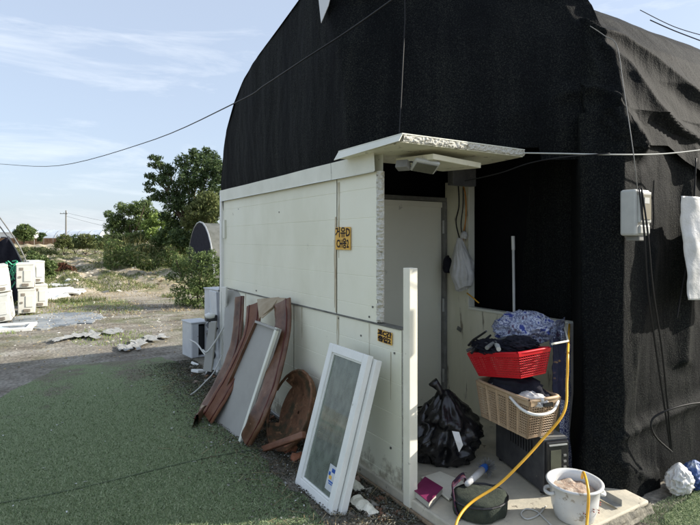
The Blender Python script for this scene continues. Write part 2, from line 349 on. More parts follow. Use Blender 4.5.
gy = np.concatenate([-np.array([2500, 900, 300, 100, 40, 18, 8, 4, 2.2])*1.0, np.linspace(-1, 17, 151), 17+np.cumsum(.22*1.013**np.arange(150)), []])
far = [gy[-1]]
while far[-1] < 2600: far.append(far[-1]+(far[-1]-80)*.25+1 if far[-1] > 90 else far[-1]+4)
gy = np.concatenate([gy, far[1:]])
nx, ny = len(gx), len(gy)
XX, YY = np.meshgrid(gx, gy)
ZZ = np.array([gh(x, y) if abs(x) < 60 and y < 120 else 0.0 for x, y in zip(XX.ravel(), YY.ravel())])
V = np.stack([XX.ravel(), YY.ravel(), ZZ], 1)
ii = (np.arange(ny-1)[:, None]*nx+np.arange(nx-1)[None, :]).ravel()
Fq = np.stack([ii, ii+1, ii+nx+1, ii+nx], 1)
def ground_mat():
    m = bpy.data.materials.new('ground soil'); m.use_nodes = True; t = m.node_tree; l = t.links.new; b = t.nodes['Principled BSDF']
    b.inputs['Roughness'].default_value = .95; b.inputs['Specular IOR Level'].default_value = .15
    tcn = N(t, 'ShaderNodeTexCoord')
    def ns(s, d=7, st=(1, 1, 1), di=0):
        q = N(t, 'ShaderNodeMapping'); q.inputs['Scale'].default_value = st; l(tcn.outputs['Object'], q.inputs['Vector'])
        n = N(t, 'ShaderNodeTexNoise', i_Scale=s, i_Detail=d, i_Roughness=.65, i_Distortion=di); l(q.outputs[0], n.inputs['Vector']); return n.outputs['Fac']
    def rp(f, st):
        r = N(t, 'ShaderNodeValToRGB'); e = r.color_ramp.elements
        while len(e) < len(st): e.new(.5)
        for i, (p, c) in enumerate(st): e[i].position = p; e[i].color = (*c, 1)
        l(f, r.inputs['Fac']); return r.outputs[0]
    def mix(f, a, c):
        k = N(t, 'ShaderNodeMix', data_type='RGBA'); l(f, k.inputs[0]); l(a, k.inputs[6]); l(c, k.inputs[7]); return k.outputs[2]
    near = rp(ns(1.1, 9, (1, 1.6, 1), .3), [(.3, (.12, .10, .075)), (.45, (.24, .215, .175)), (.6, (.36, .335, .285)), (.72, (.48, .46, .42))])
    fine = rp(ns(26, 6), [(.35, (.35, .35, .35)), (.65, (1.2, 1.2, 1.2))])
    mu = N(t, 'ShaderNodeMix', data_type='RGBA', blend_type='MULTIPLY'); mu.inputs[0].default_value = .8; l(near, mu.inputs[6]); l(fine, mu.inputs[7])
    field = rp(ns(.8, 8, (1.4, .6, 1), .5), [(.28, (.17, .16, .09)), (.40, (.36, .30, .20)), (.56, (.48, .41, .30)), (.7, (.60, .55, .46))])
    green = rp(ns(2.6, 8), [(.3, (.07, .10, .035)), (.7, (.17, .18, .08))])
    gm = rp(ns(.55, 6, (1, .7, 1)), [(.50, (0, 0, 0)), (.60, (1, 1, 1))])
    sep = N(t, 'ShaderNodeSeparateXYZ'); l(tcn.outputs['Object'], sep.inputs[0])
    mr = N(t, 'ShaderNodeMapRange'); mr.inputs[1].default_value = 14.5; mr.inputs[2].default_value = 18; l(sep.outputs[1], mr.inputs[0])
    c = mix(mr.outputs[0], mu.outputs[2], field)
    gmm = N(t, 'ShaderNodeMath', operation='MULTIPLY'); mr2 = N(t, 'ShaderNodeMapRange'); mr2.inputs[1].default_value = 8; mr2.inputs[2].default_value = 14; mr2.inputs[3].default_value = .25
    l(sep.outputs[1], mr2.inputs[0]); l(gm, gmm.inputs[0]); l(mr2.outputs[0], gmm.inputs[1])
    c = mix(gmm.outputs[0], c, green)
    l(c, b.inputs['Base Color'])
    bp = N(t, 'ShaderNodeBump'); bp.inputs['Strength'].default_value = .9; bp.inputs['Distance'].default_value = .03
    l(ns(14, 8), bp.inputs['Height']); l(bp.outputs[0], b.inputs['Normal'])
    return m
ground = struct(np_mesh('ground', V, Fq, ground_mat())); ground.data.polygons.foreach_set('use_smooth', [True]*len(ground.data.polygons))
# ------------------------------------------------------------------ turf carpets
turf_m = mat('turf mat', [(.12, .16, .075), (.22, .275, .14), (.31, .345, .21)], 90, .95, .9, 260, detail=6)
def worn(m):
    t = m.node_tree; l = t.links.new; b = t.nodes['Principled BSDF']; old = b.inputs['Base Color'].links[0].from_socket
    tcn = N(t, 'ShaderNodeTexCoord'); s = N(t, 'ShaderNodeSeparateXYZ'); l(tcn.outputs['Object'], s.inputs[0])
    n = N(t, 'ShaderNodeTexNoise', i_Scale=2.2, i_Detail=9, i_Roughness=.7); l(tcn.outputs['Object'], n.inputs['Vector'])
    r = N(t, 'ShaderNodeMapRange'); r.inputs[1].default_value = 4.6; r.inputs[2].default_value = 7.6; r.inputs[3].default_value = -.08; r.inputs[4].default_value = .14; l(s.outputs[1], r.inputs[0])
    a = N(t, 'ShaderNodeMath', operation='ADD'); l(n.outputs['Fac'], a.inputs[0]); l(r.outputs[0], a.inputs[1])
    k = N(t, 'ShaderNodeMapRange'); k.inputs[1].default_value = .56; k.inputs[2].default_value = .66; k.inputs[4].default_value = .8; l(a.outputs[0], k.inputs[0])
    mm = N(t, 'ShaderNodeMix', data_type='RGBA'); mm.inputs[7].default_value = (.20, .17, .13, 1); l(k.outputs[0], mm.inputs[0]); l(old, mm.inputs[6]); l(mm.outputs[2], b.inputs['Base Color'])
worn(turf_m)
def turf_sheet(name, poly, z=.012):
    out = []
    for i, a in enumerate(poly):
        b = poly[(i+1) % len(poly)]; a = Vector(a); b = Vector(b); n = max(int((b-a).length/.06), 1)
        for k in range(n):
            p = a.lerp(b, k/n); j = .08*nz((p.x*1.6, p.y*1.6, 9))+.06*nz((p.x*7, p.y*7, 2))+.03*nz((p.x*21, p.y*21, 2)); out.append((p.x+j, p.y+j))
    o = MB().prism(out, -.01, z).build(name, turf_m); struct(o); return out
turf_poly = turf_sheet('turf_carpet', [(-.75, .9), (1.50, .9), (1.45, 3.2), (1.5, 4.4), (1.62, 5.4), (1.72, 6.6), (1.62, 7.45), (1.1, 7.42), (.42, 7.55), (.05, 6.9), (-.2, 6.35), (-.55, 5.6), (-.75, 4.0)])
seam = MB(); sp_ = [(-.74+.09*i, oz(0, 490, .02).y-.15*i*.09-.1*math.sin(i*.2)) for i in range(26)]
for a, c in zip(sp_, sp_[1:]): seam.slab([(a[0], a[1], .0135), (c[0], c[1], .0135), (c[0], c[1]+.014, .0135), (a[0], a[1]+.014, .0135)], .004)
struct(seam.build('turf_seam', mat('seam', [(.07, .09, .05), (.11, .14, .08)], 30, .95), fix=True))
turf_sheet('turf_carpet', [(2.9, 1.50), (3.2, 1.66), (5.5, 1.74), (5.5, .2), (2.7, .2), (2.55, 1.2)], .014)
def inside(P, poly):
    x, y = P[:, 0], P[:, 1]; c = np.zeros(len(P), bool); j = len(poly)-1
    for i in range(len(poly)):
        xi, yi = poly[i]; xj, yj = poly[j]
        k = ((yi > y) != (yj > y)) & (x < (xj-xi)*(y-yi)/(yj-yi+1e-12)+xi); c ^= k; j = i
    return c
P = np.stack([rng.uniform(-.9, 1.75, 330000), rng.uniform(1.6, 7.6, 330000), np.full(330000, .011)], 1)
P = P[inside(P, turf_poly)]; P = P[rng.random(len(P)) < np.clip(9/(P[:, 1]**2), .2, 1)*np.clip((7.5-P[:, 1])/1.6, 0, 1)]
V, Fq = blades_at(P, .011, .0028, .6); stuff(np_mesh('turf_pile', V, Fq, 'turfblade', nper=3), 'short dark green artificial turf pile covering the yard', 'artificial turf')
P = np.stack([rng.uniform(2.6, 4.6, 60000), rng.uniform(.9, 1.72, 60000), np.full(60000, .013)], 1)
V, Fq = blades_at(P[P[:, 0] > 2.95], .009, .0018, .5); stuff(np_mesh('turf_pile', V, Fq, 'turfblade', nper=3), 'green artificial turf pile right of the porch slab', 'artificial turf')
# ------------------------------------------------------------------ porch slab
WX = 1.95                                # outer face of the white wall
b = MB(); b.prism([(1.93, 1.69), (3.10, 1.69), (3.14, 1.95), (3.40, 2.1), (3.40, 3.72), (1.93, 3.72)], .0, .08)
slab = b.build('porch_slab', 'concrete', bevel=.008); struct(slab)
e = MB()
def edge(u, v):
    x = 1.93+u*1.18; z = .07*v; return (x, 1.688-.03*abs(nz((x*9, z*30, 1)))-.02*(1-v), z)
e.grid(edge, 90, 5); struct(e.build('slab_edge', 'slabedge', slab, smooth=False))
# ------------------------------------------------------------------ white sandwich panel wall
wall = thing('panel_wall', 'long white sandwich panel wall under the black net, with an orange sign and rusty joint', 'wall', (WX, 4.2, 0))
def panel(y0, y1, z0, z1, name='panel', m='panel', pitch=.196, label=None, x0=WX, th=.05):
    b = MB(); prof = [(x0, z0)]; z = z0+pitch*.5
    while z < z1-.02:
        prof += [(x0, z-.003), (x0+.0022, z), (x0, z+.003)]; z += pitch
    prof += [(x0, z1)]
    def fn(u, v):
        i = min(int(round(v*(len(prof)-1))), len(prof)-1); x, zz = prof[i]; y = y0+(y1-y0)*u
        return (x+.006*nz((y*1.1, zz*1.3, 4)), y, zz)
    b.grid(fn, 30, len(prof)-1)
    k = len(b.v)
    b.bb(x0+.012, x0+th, y0, y1, z0, z1)
    o = b.build(name, m, wall)
    if label: o['label'] = label
    return o
FY = 5.93                               # far end of the wall
panel(2.81, 3.322, 1.062, 2.045)
panel(3.334, FY-.03, 1.062, 2.045)
panel(2.55, 4.05, .03, 1.05)
panel(4.062, FY-.03, .03, 1.05)
b = MB(); b.bb(1.9425, 2.0, 2.56, FY, 1.0505, 1.0615); b.build('joint_rail', 'jamb', wall)
b = MB(); b.bb(1.958, 1.99, 3.322, 3.334, 1.062, 2.045); o = b.build('panel_joint', 'rust', wall); o['label'] = 'rusty vertical joint with brown runs'
M['runs'] = mat('rust runs', [(.42, .34, .20), (.60, .54, .40), (.34, .25, .14)], 7, .7, stretch=(5, 5, .7))
def run(u, v): y = 3.334+u*.035*(1-abs(v-.6)); return (WX-.0015+.006*nz((y*1.1, (1.1+.8*v)*1.3, 4)), y, 1.07+.7*v)
b = MB(); b.grid(run, 4, 20); b.build('rust_run', 'runs', wall)
# top trim, two lengths of folded metal
for y0, y1 in ((2.80, 3.36), (3.364, FY)):
    b = MB(); q = [(1.915, 2.04), (1.925, 2.048), (1.918, 2.165), (1.99, 2.185), (1.99, 2.04)]
    def fn(u, v): i = int(round(v*4)); x, z = q[i]; y = y0+(y1-y0)*u; return (x, y, z+.004*nz((y*1.5, 0, i)))
    b.grid(fn, 20, 4); b.build('top_trim', 'trim', wall)
b = MB(); b.bb(1.922, 1.999, FY-.03, FY+.03, .02, 2.17); b.build('corner_flashing', 'pvc', wall, bevel=.004)
b = MB(); b.bb(1.925, 1.947, FY-.12, FY-.07, 1.62, 1.83); b.build('hinge_plate', 'trim', wall, bevel=.004)
# broken foam at the near end
b = MB()
def foam(u, v):
    z = 1.07+.975*v; q = 2*math.pi*u
    y = 2.80+.030*math.cos(q); x = 1.968+.024*math.sin(q)
    k = .012*nz((x*60, y*60, z*34))+.010*nz((x*25, y*25, z*90)); return (x+k, y+k*1.3, z)
b.grid(foam, 14, 200); b.build('foam_edge', 'foam', wall)
b = MB(); b.bb(1.93, 2.03, 2.36, FY, .0, .03); b.build('base_channel', 'metal', wall, bevel=.004)
b = MB(); b.tube([(1.90, 1.3, .03), (1.915, 2.3, .02), (1.92, 3.2, .015)], .012); b.build('base_strip', 'wood', wall)
for y, z in ((2.86, 1.16), (2.9, 1.09), (3.3, 1.03), (4.35, 1.85), (5.4, 1.93), (3.0, .95), (2.62, .9), (2.66, .3), (4.9, 1.1)):
    b = MB(); b.box((1.949, y, z), (.008, .012, .012)); b.build('screw', 'jamb', wall)
M['streak'] = mat('rust streak', [(.40, .33, .20), (.55, .50, .36), (.70, .68, .56)], 9, .7, stretch=(6, 6, .8))
for i, (y, z, l_, w_) in enumerate(((3.30, 2.02, .55, .030), (3.36, 1.60, .5, .018), (2.90, 1.045, .30, .014), (3.9, 1.045, .25, .02), (5.2, 1.045, .35, .02), (3.31, 1.045, .55, .035), (2.66, .9, .3, .01))):
    b = MB(); b.grid(lambda u, v: (WX-.0012+.006*nz(((y+(u-.5)*w_)*1.1, (z-l_*v)*1.3, 4))+.0015*nz(((y+(u-.5)*w_)*5, (z-l_*v)*4, 7)), y+(u-.5)*w_*(1-.7*v)*(1+.5*nz((i, v*6, 1))), z-l_*v), 4, 14); b.build('rust_streak', 'streak', wall)
cap = MB(); cap.bb(1.915, 1.975, 2.428, 2.49, .03, 1.435)
o = cap.build('white_post', 'strip', bevel=.003); tag(o, 'tall narrow white strip post standing at the open end of the low wall panel', 'post')
b = MB(); b.bb(1.955, 2.0, 2.505, 2.552, .03, 1.05); b.build('panel_edge', 'foam', wall)
# signs with lettering
def text(s, size, loc, rot, m, parent, name='lettering', sx=1.0, bold=.0):
    c = bpy.data.curves.new(name, 'FONT'); c.body = s; c.size = size; c.align_x = 'CENTER'; c.align_y = 'CENTER'; c.offset = bold; c.resolution_u = 2
    o = bpy.data.objects.new(name, c); sc.collection.objects.link(o)
    dg = bpy.context.evaluated_depsgraph_get(); me = bpy.data.meshes.new_from_object(o.evaluated_get(dg)); bpy.data.objects.remove(o)
    me.materials.clear(); me.materials.append(M[m]); o = bpy.data.objects.new(name, me); sc.collection.objects.link(o)
    o.parent = parent; o.location = Vector(loc)-wloc(parent); o.rotation_euler = rot; o.scale = (sx, 1, 1); return o
def sign(y0, y1, z0, z1, rows, label, tilt=0, bg='signy'):
    t = thing('warning_sign', label, 'sign', (1.94, (y0+y1)/2, (z0+z1)/2))
    b = MB(); b.box((1.941, (y0+y1)/2, (z0+z1)/2), (.004, y1-y0, z1-z0), rot=None); pl_ = b.build('plate', bg, t)
    h = (z1-z0)/len(rows)
    for i, r in enumerate(rows):
        text(r, h*.98, (1.9375, (y0+y1)/2, z1-h*(i+.5)), (R(90), 0, R(-90)), 'ink', pl_, sx=(y1-y0)/(h*.98*len(r)*.86), bold=.0022)
    t.rotation_euler = (R(tilt), 0, 0); return t
p = ox(336.5, 227.5, WX); q = ox(351.5, 251, WX)
sign(q.y, p.y-.003, ox(337, 249.5, WX).z, p.z, ['거유D', 'CH용2'], 'orange and black lettered sign beside the rusty joint of the upper wall')
p = ox(379, 327.5, WX); q = ox(393, 344.5, WX)
sign(q.y, p.y, ox(379, 341, WX).z, ox(379, 329, WX).z, ['교C간', '출입2'], 'small grimy orange and black notice just under the dark joint rail', tilt=2, bg='signy')
# ------------------------------------------------------------------ canopy
can = thing('canopy_panel', 'broken sandwich panel laid as a flat canopy above the porch opening', 'canopy', (2.3, 2.8, 2.2))
b = MB()
top = [(1.84, 2.40), (2.88, 2.40), (2.93, 2.75), (2.93, 3.1), (1.95, 3.12), (1.84, 3.12)]
b.prism(top, 2.207, 2.213); b.build('top_skin', 'trim', can)
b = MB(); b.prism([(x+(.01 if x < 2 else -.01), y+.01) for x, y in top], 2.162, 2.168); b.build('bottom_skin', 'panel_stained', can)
b = MB()
def fedge(u, v):
    x = 1.85+1.03*u; z = 2.168+.04*v; k = .012*nz((x*30, z*60, 2))+.01*nz((x*80, z*80, 5)); return (x, 2.405+k-.006*math.sin(v*3.14), z)
b.grid(fedge, 160, 5); b.bb(1.855, 2.87, 2.425, 3.1, 2.169, 2.206); b.build('foam_core', 'foam', can)
b = MB(); b.slab([(1.84, 3.12, 2.206), (1.84, 2.40, 2.206), (1.815, 2.40, 2.165), (1.815, 3.14, 2.150)], .004); b.build('edge_flashing', 'trim', can)
b = MB(); b.box((2.34, 2.66, 2.11), (.46, .34, .035), rot=(2, 2, 6)); o = b.build('ceiling_board', 'panel_stained', bevel=.004)
tag(o, 'pale board fixed flat under the canopy above the floodlight', 'board')
b = MB(); b.box((2.86, 2.98, 2.09), (.24, .06, .15)); o = b.build('bracket_box', 'dmetal', bevel=.004); tag(o, 'dark grey box up under the right end of the canopy', 'box')
# floodlight
fl = thing('floodlight', 'square floodlight tilted down under the canopy board', 'lamp', (2.06, 2.62, 2.08))
T = Matrix.Translation((2.14, 2.56, 2.065)) @ Euler((R(-28), R(8), R(-20))).to_matrix().to_4x4()
b = MB(); b.box((0, 0, 0), (.165, .115, .03), T); b.build('housing', 'ltgrey', fl, bevel=.012)
b = MB(); b.box((0, 0, -.017), (.135, .088, .006), T); b.build('lens', 'mglass', fl, bevel=.002)
for s in (-1, 1):
    b = MB(); b.tube([T @ Vector((s*.088, .03, .0)), T @ Vector((s*.088, .05, .05)), T @ Vector((s*.03, .06, .07))], .006, 6); b.build('bracket_arm', 'dmetal', fl)
b = MB(); b.box((2.03, 2.64, 2.07), (.06, .08, .05), rot=(0, 20, 30)); b.build('driver_box', 'grey', fl, bevel=.004)
# ------------------------------------------------------------------ door at the back of the porch
DY = 3.70
door = thing('porch_door', 'plain grey green metal door at the back of the porch', 'door', (2.6, DY, .08))
b = MB()
def leaf_(u, v): x = 1.99+1.30*u; z = .10+1.85*v; return (x, DY-.004*nz((x*2, z*1.5, 3)), z)
b.grid(leaf_, 30, 40); b.bb(1.99, 3.29, DY+.006, DY+.045, .10, 1.95); dl = b.build('door_leaf', 'door', door, smooth=True)
b = MB(); b.bb(1.97, 3.33, DY-.035, DY+.05, 1.955, 1.99); b.build('lintel', 'jamb', door, bevel=.003)
b = MB(); b.bb(1.985, 3.293, DY-.012, DY-.004, 1.90, 1.95); b.build('top_rail', 'door', door, bevel=.002)
b = MB(); b.bb(3.295, 3.328, DY-.04, DY+.05, .08, 1.955); b.build('door_frame', 'grey', door, bevel=.004)
for z in (1.72, 1.0, .35):
    b = MB(); b.tube([(3.288, DY-.03, z-.06), (3.288, DY-.03, z+.06)], .011, 10); b.build('hinge', 'metal', dl)
b = MB(); b.bb(2.04, 2.07, DY-.05, DY-.01, .98, 1.14); b.build('handle', 'dmetal', dl, bevel=.006)
# right side of the porch: tall jamb panel and low wall panel
side = thing('low_side_wall', 'low cream sandwich panel wall on the right of the porch behind the baskets', 'wall', (3.36, 3.0, .08))
def sp(y0, y1, z0, z1, name):
    b = MB(); fn = lambda u, v: (3.33+.004*nz((u*3, v*3, 6)), y0+(y1-y0)*u, z0+(z1-z0)*v)
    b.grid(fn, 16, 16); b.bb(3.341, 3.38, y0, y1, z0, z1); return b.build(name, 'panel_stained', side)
sp(2.40, 3.69, .085, .99, 'low_panel'); sp(3.39, 3.69, .99, 2.13, 'jamb_panel')
b = MB(); b.bb(3.322, 3.388, 2.385, 3.39, .99, 1.012); b.build('top_cap', 'trim', side, bevel=.003)
b = MB(); b.bb(3.322, 3.388, 2.372, 2.398, .085, 1.005); b.build('end_cap', 'pvc', side, bevel=.003)
b = MB(); b.bb(3.322, 3.39, 3.375, 3.389, 1.012, 2.13); b.build('edge_strip', 'trim', side, bevel=.003)
b = MB(); b.box((3.326, 3.50, .80), (.008, .05, .035), rot=(20, 0, 0)); b.build('torn_patch', 'jamb', side)
# ------------------------------------------------------------------ netted tunnel house
tun = thing('netted_tunnel_house', 'large arched tunnel house covered in black shade net over the white wall', 'greenhouse', (3.4, 3.9, 0))
arch_pts = [(5.99, 1.2), (5.97, 2.0), (5.93, 2.3), (5.84, 2.62), (5.74, 2.84), (5.5, 3.08), (5.21, 3.26), (4.8, 3.39), (4.33, 3.49), (3.93, 3.58), (3.4, 3.72), (2.95, 3.76), (2.5, 3.72)]
def arch(y):
    if y >= 5.99: return 1.2
    for (a, za), (c, zc) in zip(arch_pts, arch_pts[1:]):
        if c <= y <= a: return za+(zc-za)*(a-y)/(a-c)
    return 3.72
OFF = [(0, 0), (2.1, 0), (2.4, .02), (2.7, .10), (3.0, .25), (3.25, .45), (3.45, .70), (3.60, .92), (3.72, 1.3)]
def off(z):
    for (a, fa), (c, fc) in zip(OFF, OFF[1:]):
        if a <= z <= c: return fa+(fc-fa)*(z-a)/(c-a)
    return OFF[-1][1]
RID = [([(548, -20), (573, 23), (588, 50), (597, 80)], 8, .06), ([(565, 92), (590, 90), (608, 97), (622, 120), (636, 150)], 7, .085),
       ([(480, 128), (520, 112), (565, 92)], 9, .05),
       ([(580, 26), (600, 34), (615, 38), (650, 62), (680, 86), (706, 108)], 6, .10), ([(600, 45), (623, 65), (650, 105), (675, 130), (706, 148)], 6, .07),
       ([(588, 150), (596, 230), (590, 330), (584, 420), (576, 480)], 9, .05), ([(612, 160), (608, 240), (604, 330), (612, 430), (625, 480)], 7, .03),
       ([(612, 98), (603, 118), (618, 135)], 4, .05), ([(690, 150), (688, 260), (684, 360)], 7, .05), ([(655, 250), (640, 340), (620, 420)], 9, .025),
       ([(585, 425), (610, 458), (650, 478)], 8, .03), ([(700, 400), (660, 420), (618, 440)], 6, .03)]
def segd(px, py, a, c):
    vx, vy = c[0]-a[0], c[1]-a[1]; t = max(0, min(1, ((px-a[0])*vx+(py-a[1])*vy)/(vx*vx+vy*vy+1e-9)))
    return math.hypot(px-a[0]-t*vx, py-a[1]-t*vy)
def folds(p):                # the folds of the cloth, each a raised ridge
    px, py = proj(p); d = 0
    if px < 470 or px > 730: return 0
    for pl, wd, h in RID:
        m = min(segd(px, py, a, c) for a, c in zip(pl, pl[1:]))
        if m < 4*wd: d += h*(math.exp(-(m/wd*1.25)**1.25)-.12*math.exp(-((m-wd*1.9)/wd)**2))
    return d
def path_pt(ctrl, s):
    ls = [(Vector(c)-Vector(a)).length for a, c in zip(ctrl, ctrl[1:])]; T_ = sum(ls); x = s*T_
    for i, l_ in enumerate(ls):
        if x <= l_ or i == len(ls)-1:
            a, c = Vector(ctrl[i]), Vector(ctrl[i+1]); d = (c-a).normalized(); return a.lerp(c, min(x/l_, 1)), Vector((d.y, -d.x))
        x -= l_
def wr(p, nrm, amp=1):
    k = .022*nz((p.x*1.3+p.y*1.3, p.y-p.x, p.z*.35))+.010*nz((p.x*4.5, p.y*4.5, p.z*.9))+.004*nz((p.x*14, p.y*14, p.z*5))
    return amp*k
# end gable net: from the far corner along the white wall, then across above the canopy
b = MB()
def gable(u, v):
    o8 = min(off(2.2+1.5*v), .50)*.55
    ctrl = [(1.935, 5.99), (1.935, 3.14+o8), (2.0, 3.04+o8), (3.38, 1.99+o8)]
    p2, n = path_pt(ctrl, u); zt = arch(p2.y)
    zb = (2.10 if p2.y < 5.9 else 1.2) if p2.x < 1.94 else (2.225 if p2.x < 2.92 else 2.14)
    z = zb+(zt-zb)*v
    p = Vector((p2.x, p2.y, z)); k = wr(p, n); f = folds(p)*.45*min(max((p2.x-2.6)/.5, 0), 1)
    bul = -.05*math.sin(math.pi*v)*(1 if p2.x < 1.95 else 0)*0
    return (p.x+n.x*-(k+bul)*-1+.035*(1-v)**10, p.y+n.y*(k+f), p.z)
b.grid(gable, 300, 70); b.build('gable_net', 'net', tun, smooth=True, fix=False)
# front net: lower curtain then the upper sheet that hangs over it
b = MB()
def lower(u, v):
    z = .0+2.425*v; a = z/2.3
    Dx, Dy = 2.98+.10*a, 2.03+.10*a
    ctrl = [(3.52, 3.0), (3.42, 2.42), (Dx, Dy), (3.13+.02*a, 1.87), (3.7, 1.86), (12.0, 1.87)]
    s = u**1.9; p2, n = path_pt(ctrl, s)
    if z < .5 and p2.x < 3.5: p2 = p2+Vector((n.x, n.y))*.05*(1-z/.5)
    p = Vector((p2.x, p2.y, z)); k = wr(p, n, 1.3 if p.x > 3.3 else .7)+folds(p)*(1 if p.x > 3.25 else .6)
    return (p.x+n.x*k*.6, p.y-abs(n.y)*k if n.y < 0 else p.y-k*.5, p.z)
b.grid(lower, 420, 150); b.build('front_net', 'net', tun, smooth=True, fix=False)
b = MB()
def upper(u, v):
    ctrl0 = [(3.40, 2.5), (3.16, 2.12), (3.22, 1.88), (3.9, 1.86), (13.0, 1.86)]
    s = u**1.7; p2, n = path_pt(ctrl0, s)
    zb = 2.16-.06*math.sin(p2.x*3)-(.16 if p2.x > 3.6 else 0)*min(max((p2.x-3.6)/.4, 0), 1)
    if v < .08: zb -= .0
    z = zb+(3.74-zb)*v
    o_ = off(z); p2 = p2+Vector((max(0, (3.40-p2.x))*min(o_*1.5, 1), o_))
    p = Vector((p2.x, p2.y, z)); k = wr(p, n, .75)+.8*folds(p)*(.25+.75*min(1, (1-v)*4))+.05*(1-v)*math.exp(-v*3)
    return (p.x+n.x*k*.5, p.y-k*.85, p.z+k*.45*min(o_, 1))
b.grid(upper, 420, 130); b.build('draped_net', 'net', tun, smooth=True, fix=False)
b = MB()
def roof(u, v):
    x = 1.93+12*u**1.4; y = 5.99-(5.99-2.9)*v; z = arch(y)-.16*min(max((x-2.6)/.8, 0), 1)*min(max((5.0-y)/1.2, 0), 1)
    k = .02*nz((x*1.5, y*2, 0)) if u > .01 else 0
    return (x, y, z+k)
b.grid(roof, 120, 50)
b.grid(lambda u, v: (1.93+12*u, 5.99+.02*nz((u*9, v*3, 1)), .0+1.25*v), 60, 8)
b.build('roof_net', 'net', tun, smooth=True, fix=False)
b = MB()
b.grid(lambda u, v: (3.50+.03*nz((u*6, v*3, 1)), 3.76-1.5*u, .0+2.75*v), 40, 40)
b.grid(lambda u, v: (1.99+1.55*u, 3.77+.02*nz((u*6, v*3, 2)), 1.9+.85*v), 30, 20)
b.grid(lambda u, v: (1.99+1.50*u, 3.77-(.62+.85*u)*v, 2.60-.06*nz((u*5, v*4, 2))), 30, 30)
b.build('inner_curtain', 'net_in', tun, smooth=True, fix=False)
b = MB(); b.tube([D(404.5, -30, 3.75), D(405, 20, 3.6), D(402, 80, 3.5), D(399.5, 133, 3.42)], .004, 6); b.build('hold_down_cord', 'cable', tun)
q = [ox(318, -6, 1.90), ox(331, -6, 1.90), ox(328, 6, 1.90), ox(321, 23, 1.90)]
b = MB(); b.slab(q, .004); o = b.build('net_hole_patch', 'farwhite', tun); o['label'] = 'white patch standing in for a bright hole in the net'  # white slab added over the net where a hole shows bright
# back gable so the house is closed
b = MB(); b.grid(lambda u, v: (13.9, 5.99-4.1*u, v*arch(min(5.99-4.1*u, 5.9))), 20, 8); b.build('rear_net', 'net', tun, fix=False)
# torn hem with dust along the base of the net
b = MB()
# ------------------------------------------------------------------ wires
def wire(name, pts, r, m, label, cat, n=24, group=None):
    o = MB().tube(spline(pts, n), r, 6).build(name, m, smooth=True); tag(o, label, cat, group); return o
wire('overhead_cable', [D(-30, 162, 15), D(0, 164, 13), D(60, 165.5, 10.5), D(150, 141, 8), D(235, 103, 5.3), D(265, 85, 4.6), D(300, 62, 4.0), D(345, 33, 3.6), D(400, -6, 3.05), D(430, -30, 2.8)], .006, 'cable', 'black power cable sagging across the sky and over the net', 'cable', 50)
wire('white_wire', [D(524, 153, 3.45), D(560, 153.5, 3.3), D(610, 154.5, 3.15), D(660, 154, 3.25), D(700, 150, 3.35), D(760, 142, 3.5)], .0045, 'wcable', 'thin pale wire running right from the canopy edge across the net', 'wire')
wire('black_wire', [D(465, 181, 3.7), D(500, 173, 3.55), D(530, 163, 3.4), D(565, 157, 3.2), D(610, 153.5, 3.1)], .004, 'cable', 'thin black wire rising right from under the canopy', 'wire')
wire('tie_wire', [D(590, 26, 3.35), D(605, 36, 3.32), D(617, 46, 3.25), D(624, 90, 3.08), D(633, 150, 2.92), D(638, 195, 2.98)], .0025, 'grey', 'thin grey wire hanging down the folded net to the meter box', 'wire')
for i, (xo, lab) in enumerate(((0, 'left one of two black cables running down from the meter box'), (5, 'right one of two black cables running down from the meter box'))):
    wire('meter_cable', [D(639+xo*.5, 188, 3.08), D(644+xo*.7, 230, 3.07), D(648+xo, 290, 3.12), D(656+xo*1.2, 350, 3.2), D(665+xo*.6, 410, 3.26), D(671+xo*.2, 452, 3.3)], .006, 'cable', lab, 'cable', group='meter cables')
wire('cable_loop', [D(672, 452, 3.27), D(655, 436, 3.2), D(652, 420, 3.2), D(668, 410, 3.2), D(690, 404, 3.25), D(712, 402, 3.3)], .006, 'cable', 'black cable looping at the foot of the net by the blue bag', 'cable')
wire('right_pole', [D(696, 158, 3.45), D(692, 230, 3.45), D(680, 300, 3.45), D(677, 318, 3.45)], .006, 'cable', 'dark cord hanging beside the white sheet at the right edge', 'cord')
wire('far_wire', [D(650, 20, 30), D(675, 31, 30), D(712, 45, 30)], .03, 'cable', 'upper one of two wires in the sky above the net roof', 'wire', group='sky wires')
wire('far_wire', [D(640, 10, 30), D(675, 27, 30), D(712, 38, 30)], .022, 'cable', 'lower fainter wire in the sky above the net roof', 'wire', group='sky wires')
# ------------------------------------------------------------------ meter box
mb = thing('electric_meter_box', 'grey white electric meter box with a window fixed on the black net', 'meter box', (3.12, 1.80, 1.6))
x0, y0, z0 = 3.045, 1.735, 1.625
b = MB(); b.bb(x0, x0+.155, y0, y0+.10, z0, z0+.275); b.build('casing', 'ltgrey', mb, bevel=.014)
b = MB(); b.bb(x0+.018, x0+.140, y0-.016, y0+.004, z0+.075, z0+.262); b.build('cover_rim', 'ltgrey', mb, bevel=.008)
b = MB(); b.bb(x0+.036, x0+.124, y0-.022, y0-.014, z0+.095, z0+.245); mw = b.build('window', 'mglass', mb, bevel=.002)
b = MB(); b.bb(x0+.05, x0+.10, y0-.025, y0-.021, z0+.19, z0+.225); b.build('dial', 'ltgrey', mw)
b = MB(); b.bb(x0+.03, x0+.135, y0-.01, y0+.006, z0+.012, z0+.062); b.build('terminal_cover', 'ltgrey', mb, bevel=.006)
b = MB(); b.bb(x0+.05, x0+.12, y0+.01, y0+.09, z0-.03, z0+.002); b.build('gland', 'grey', mb, bevel=.006)
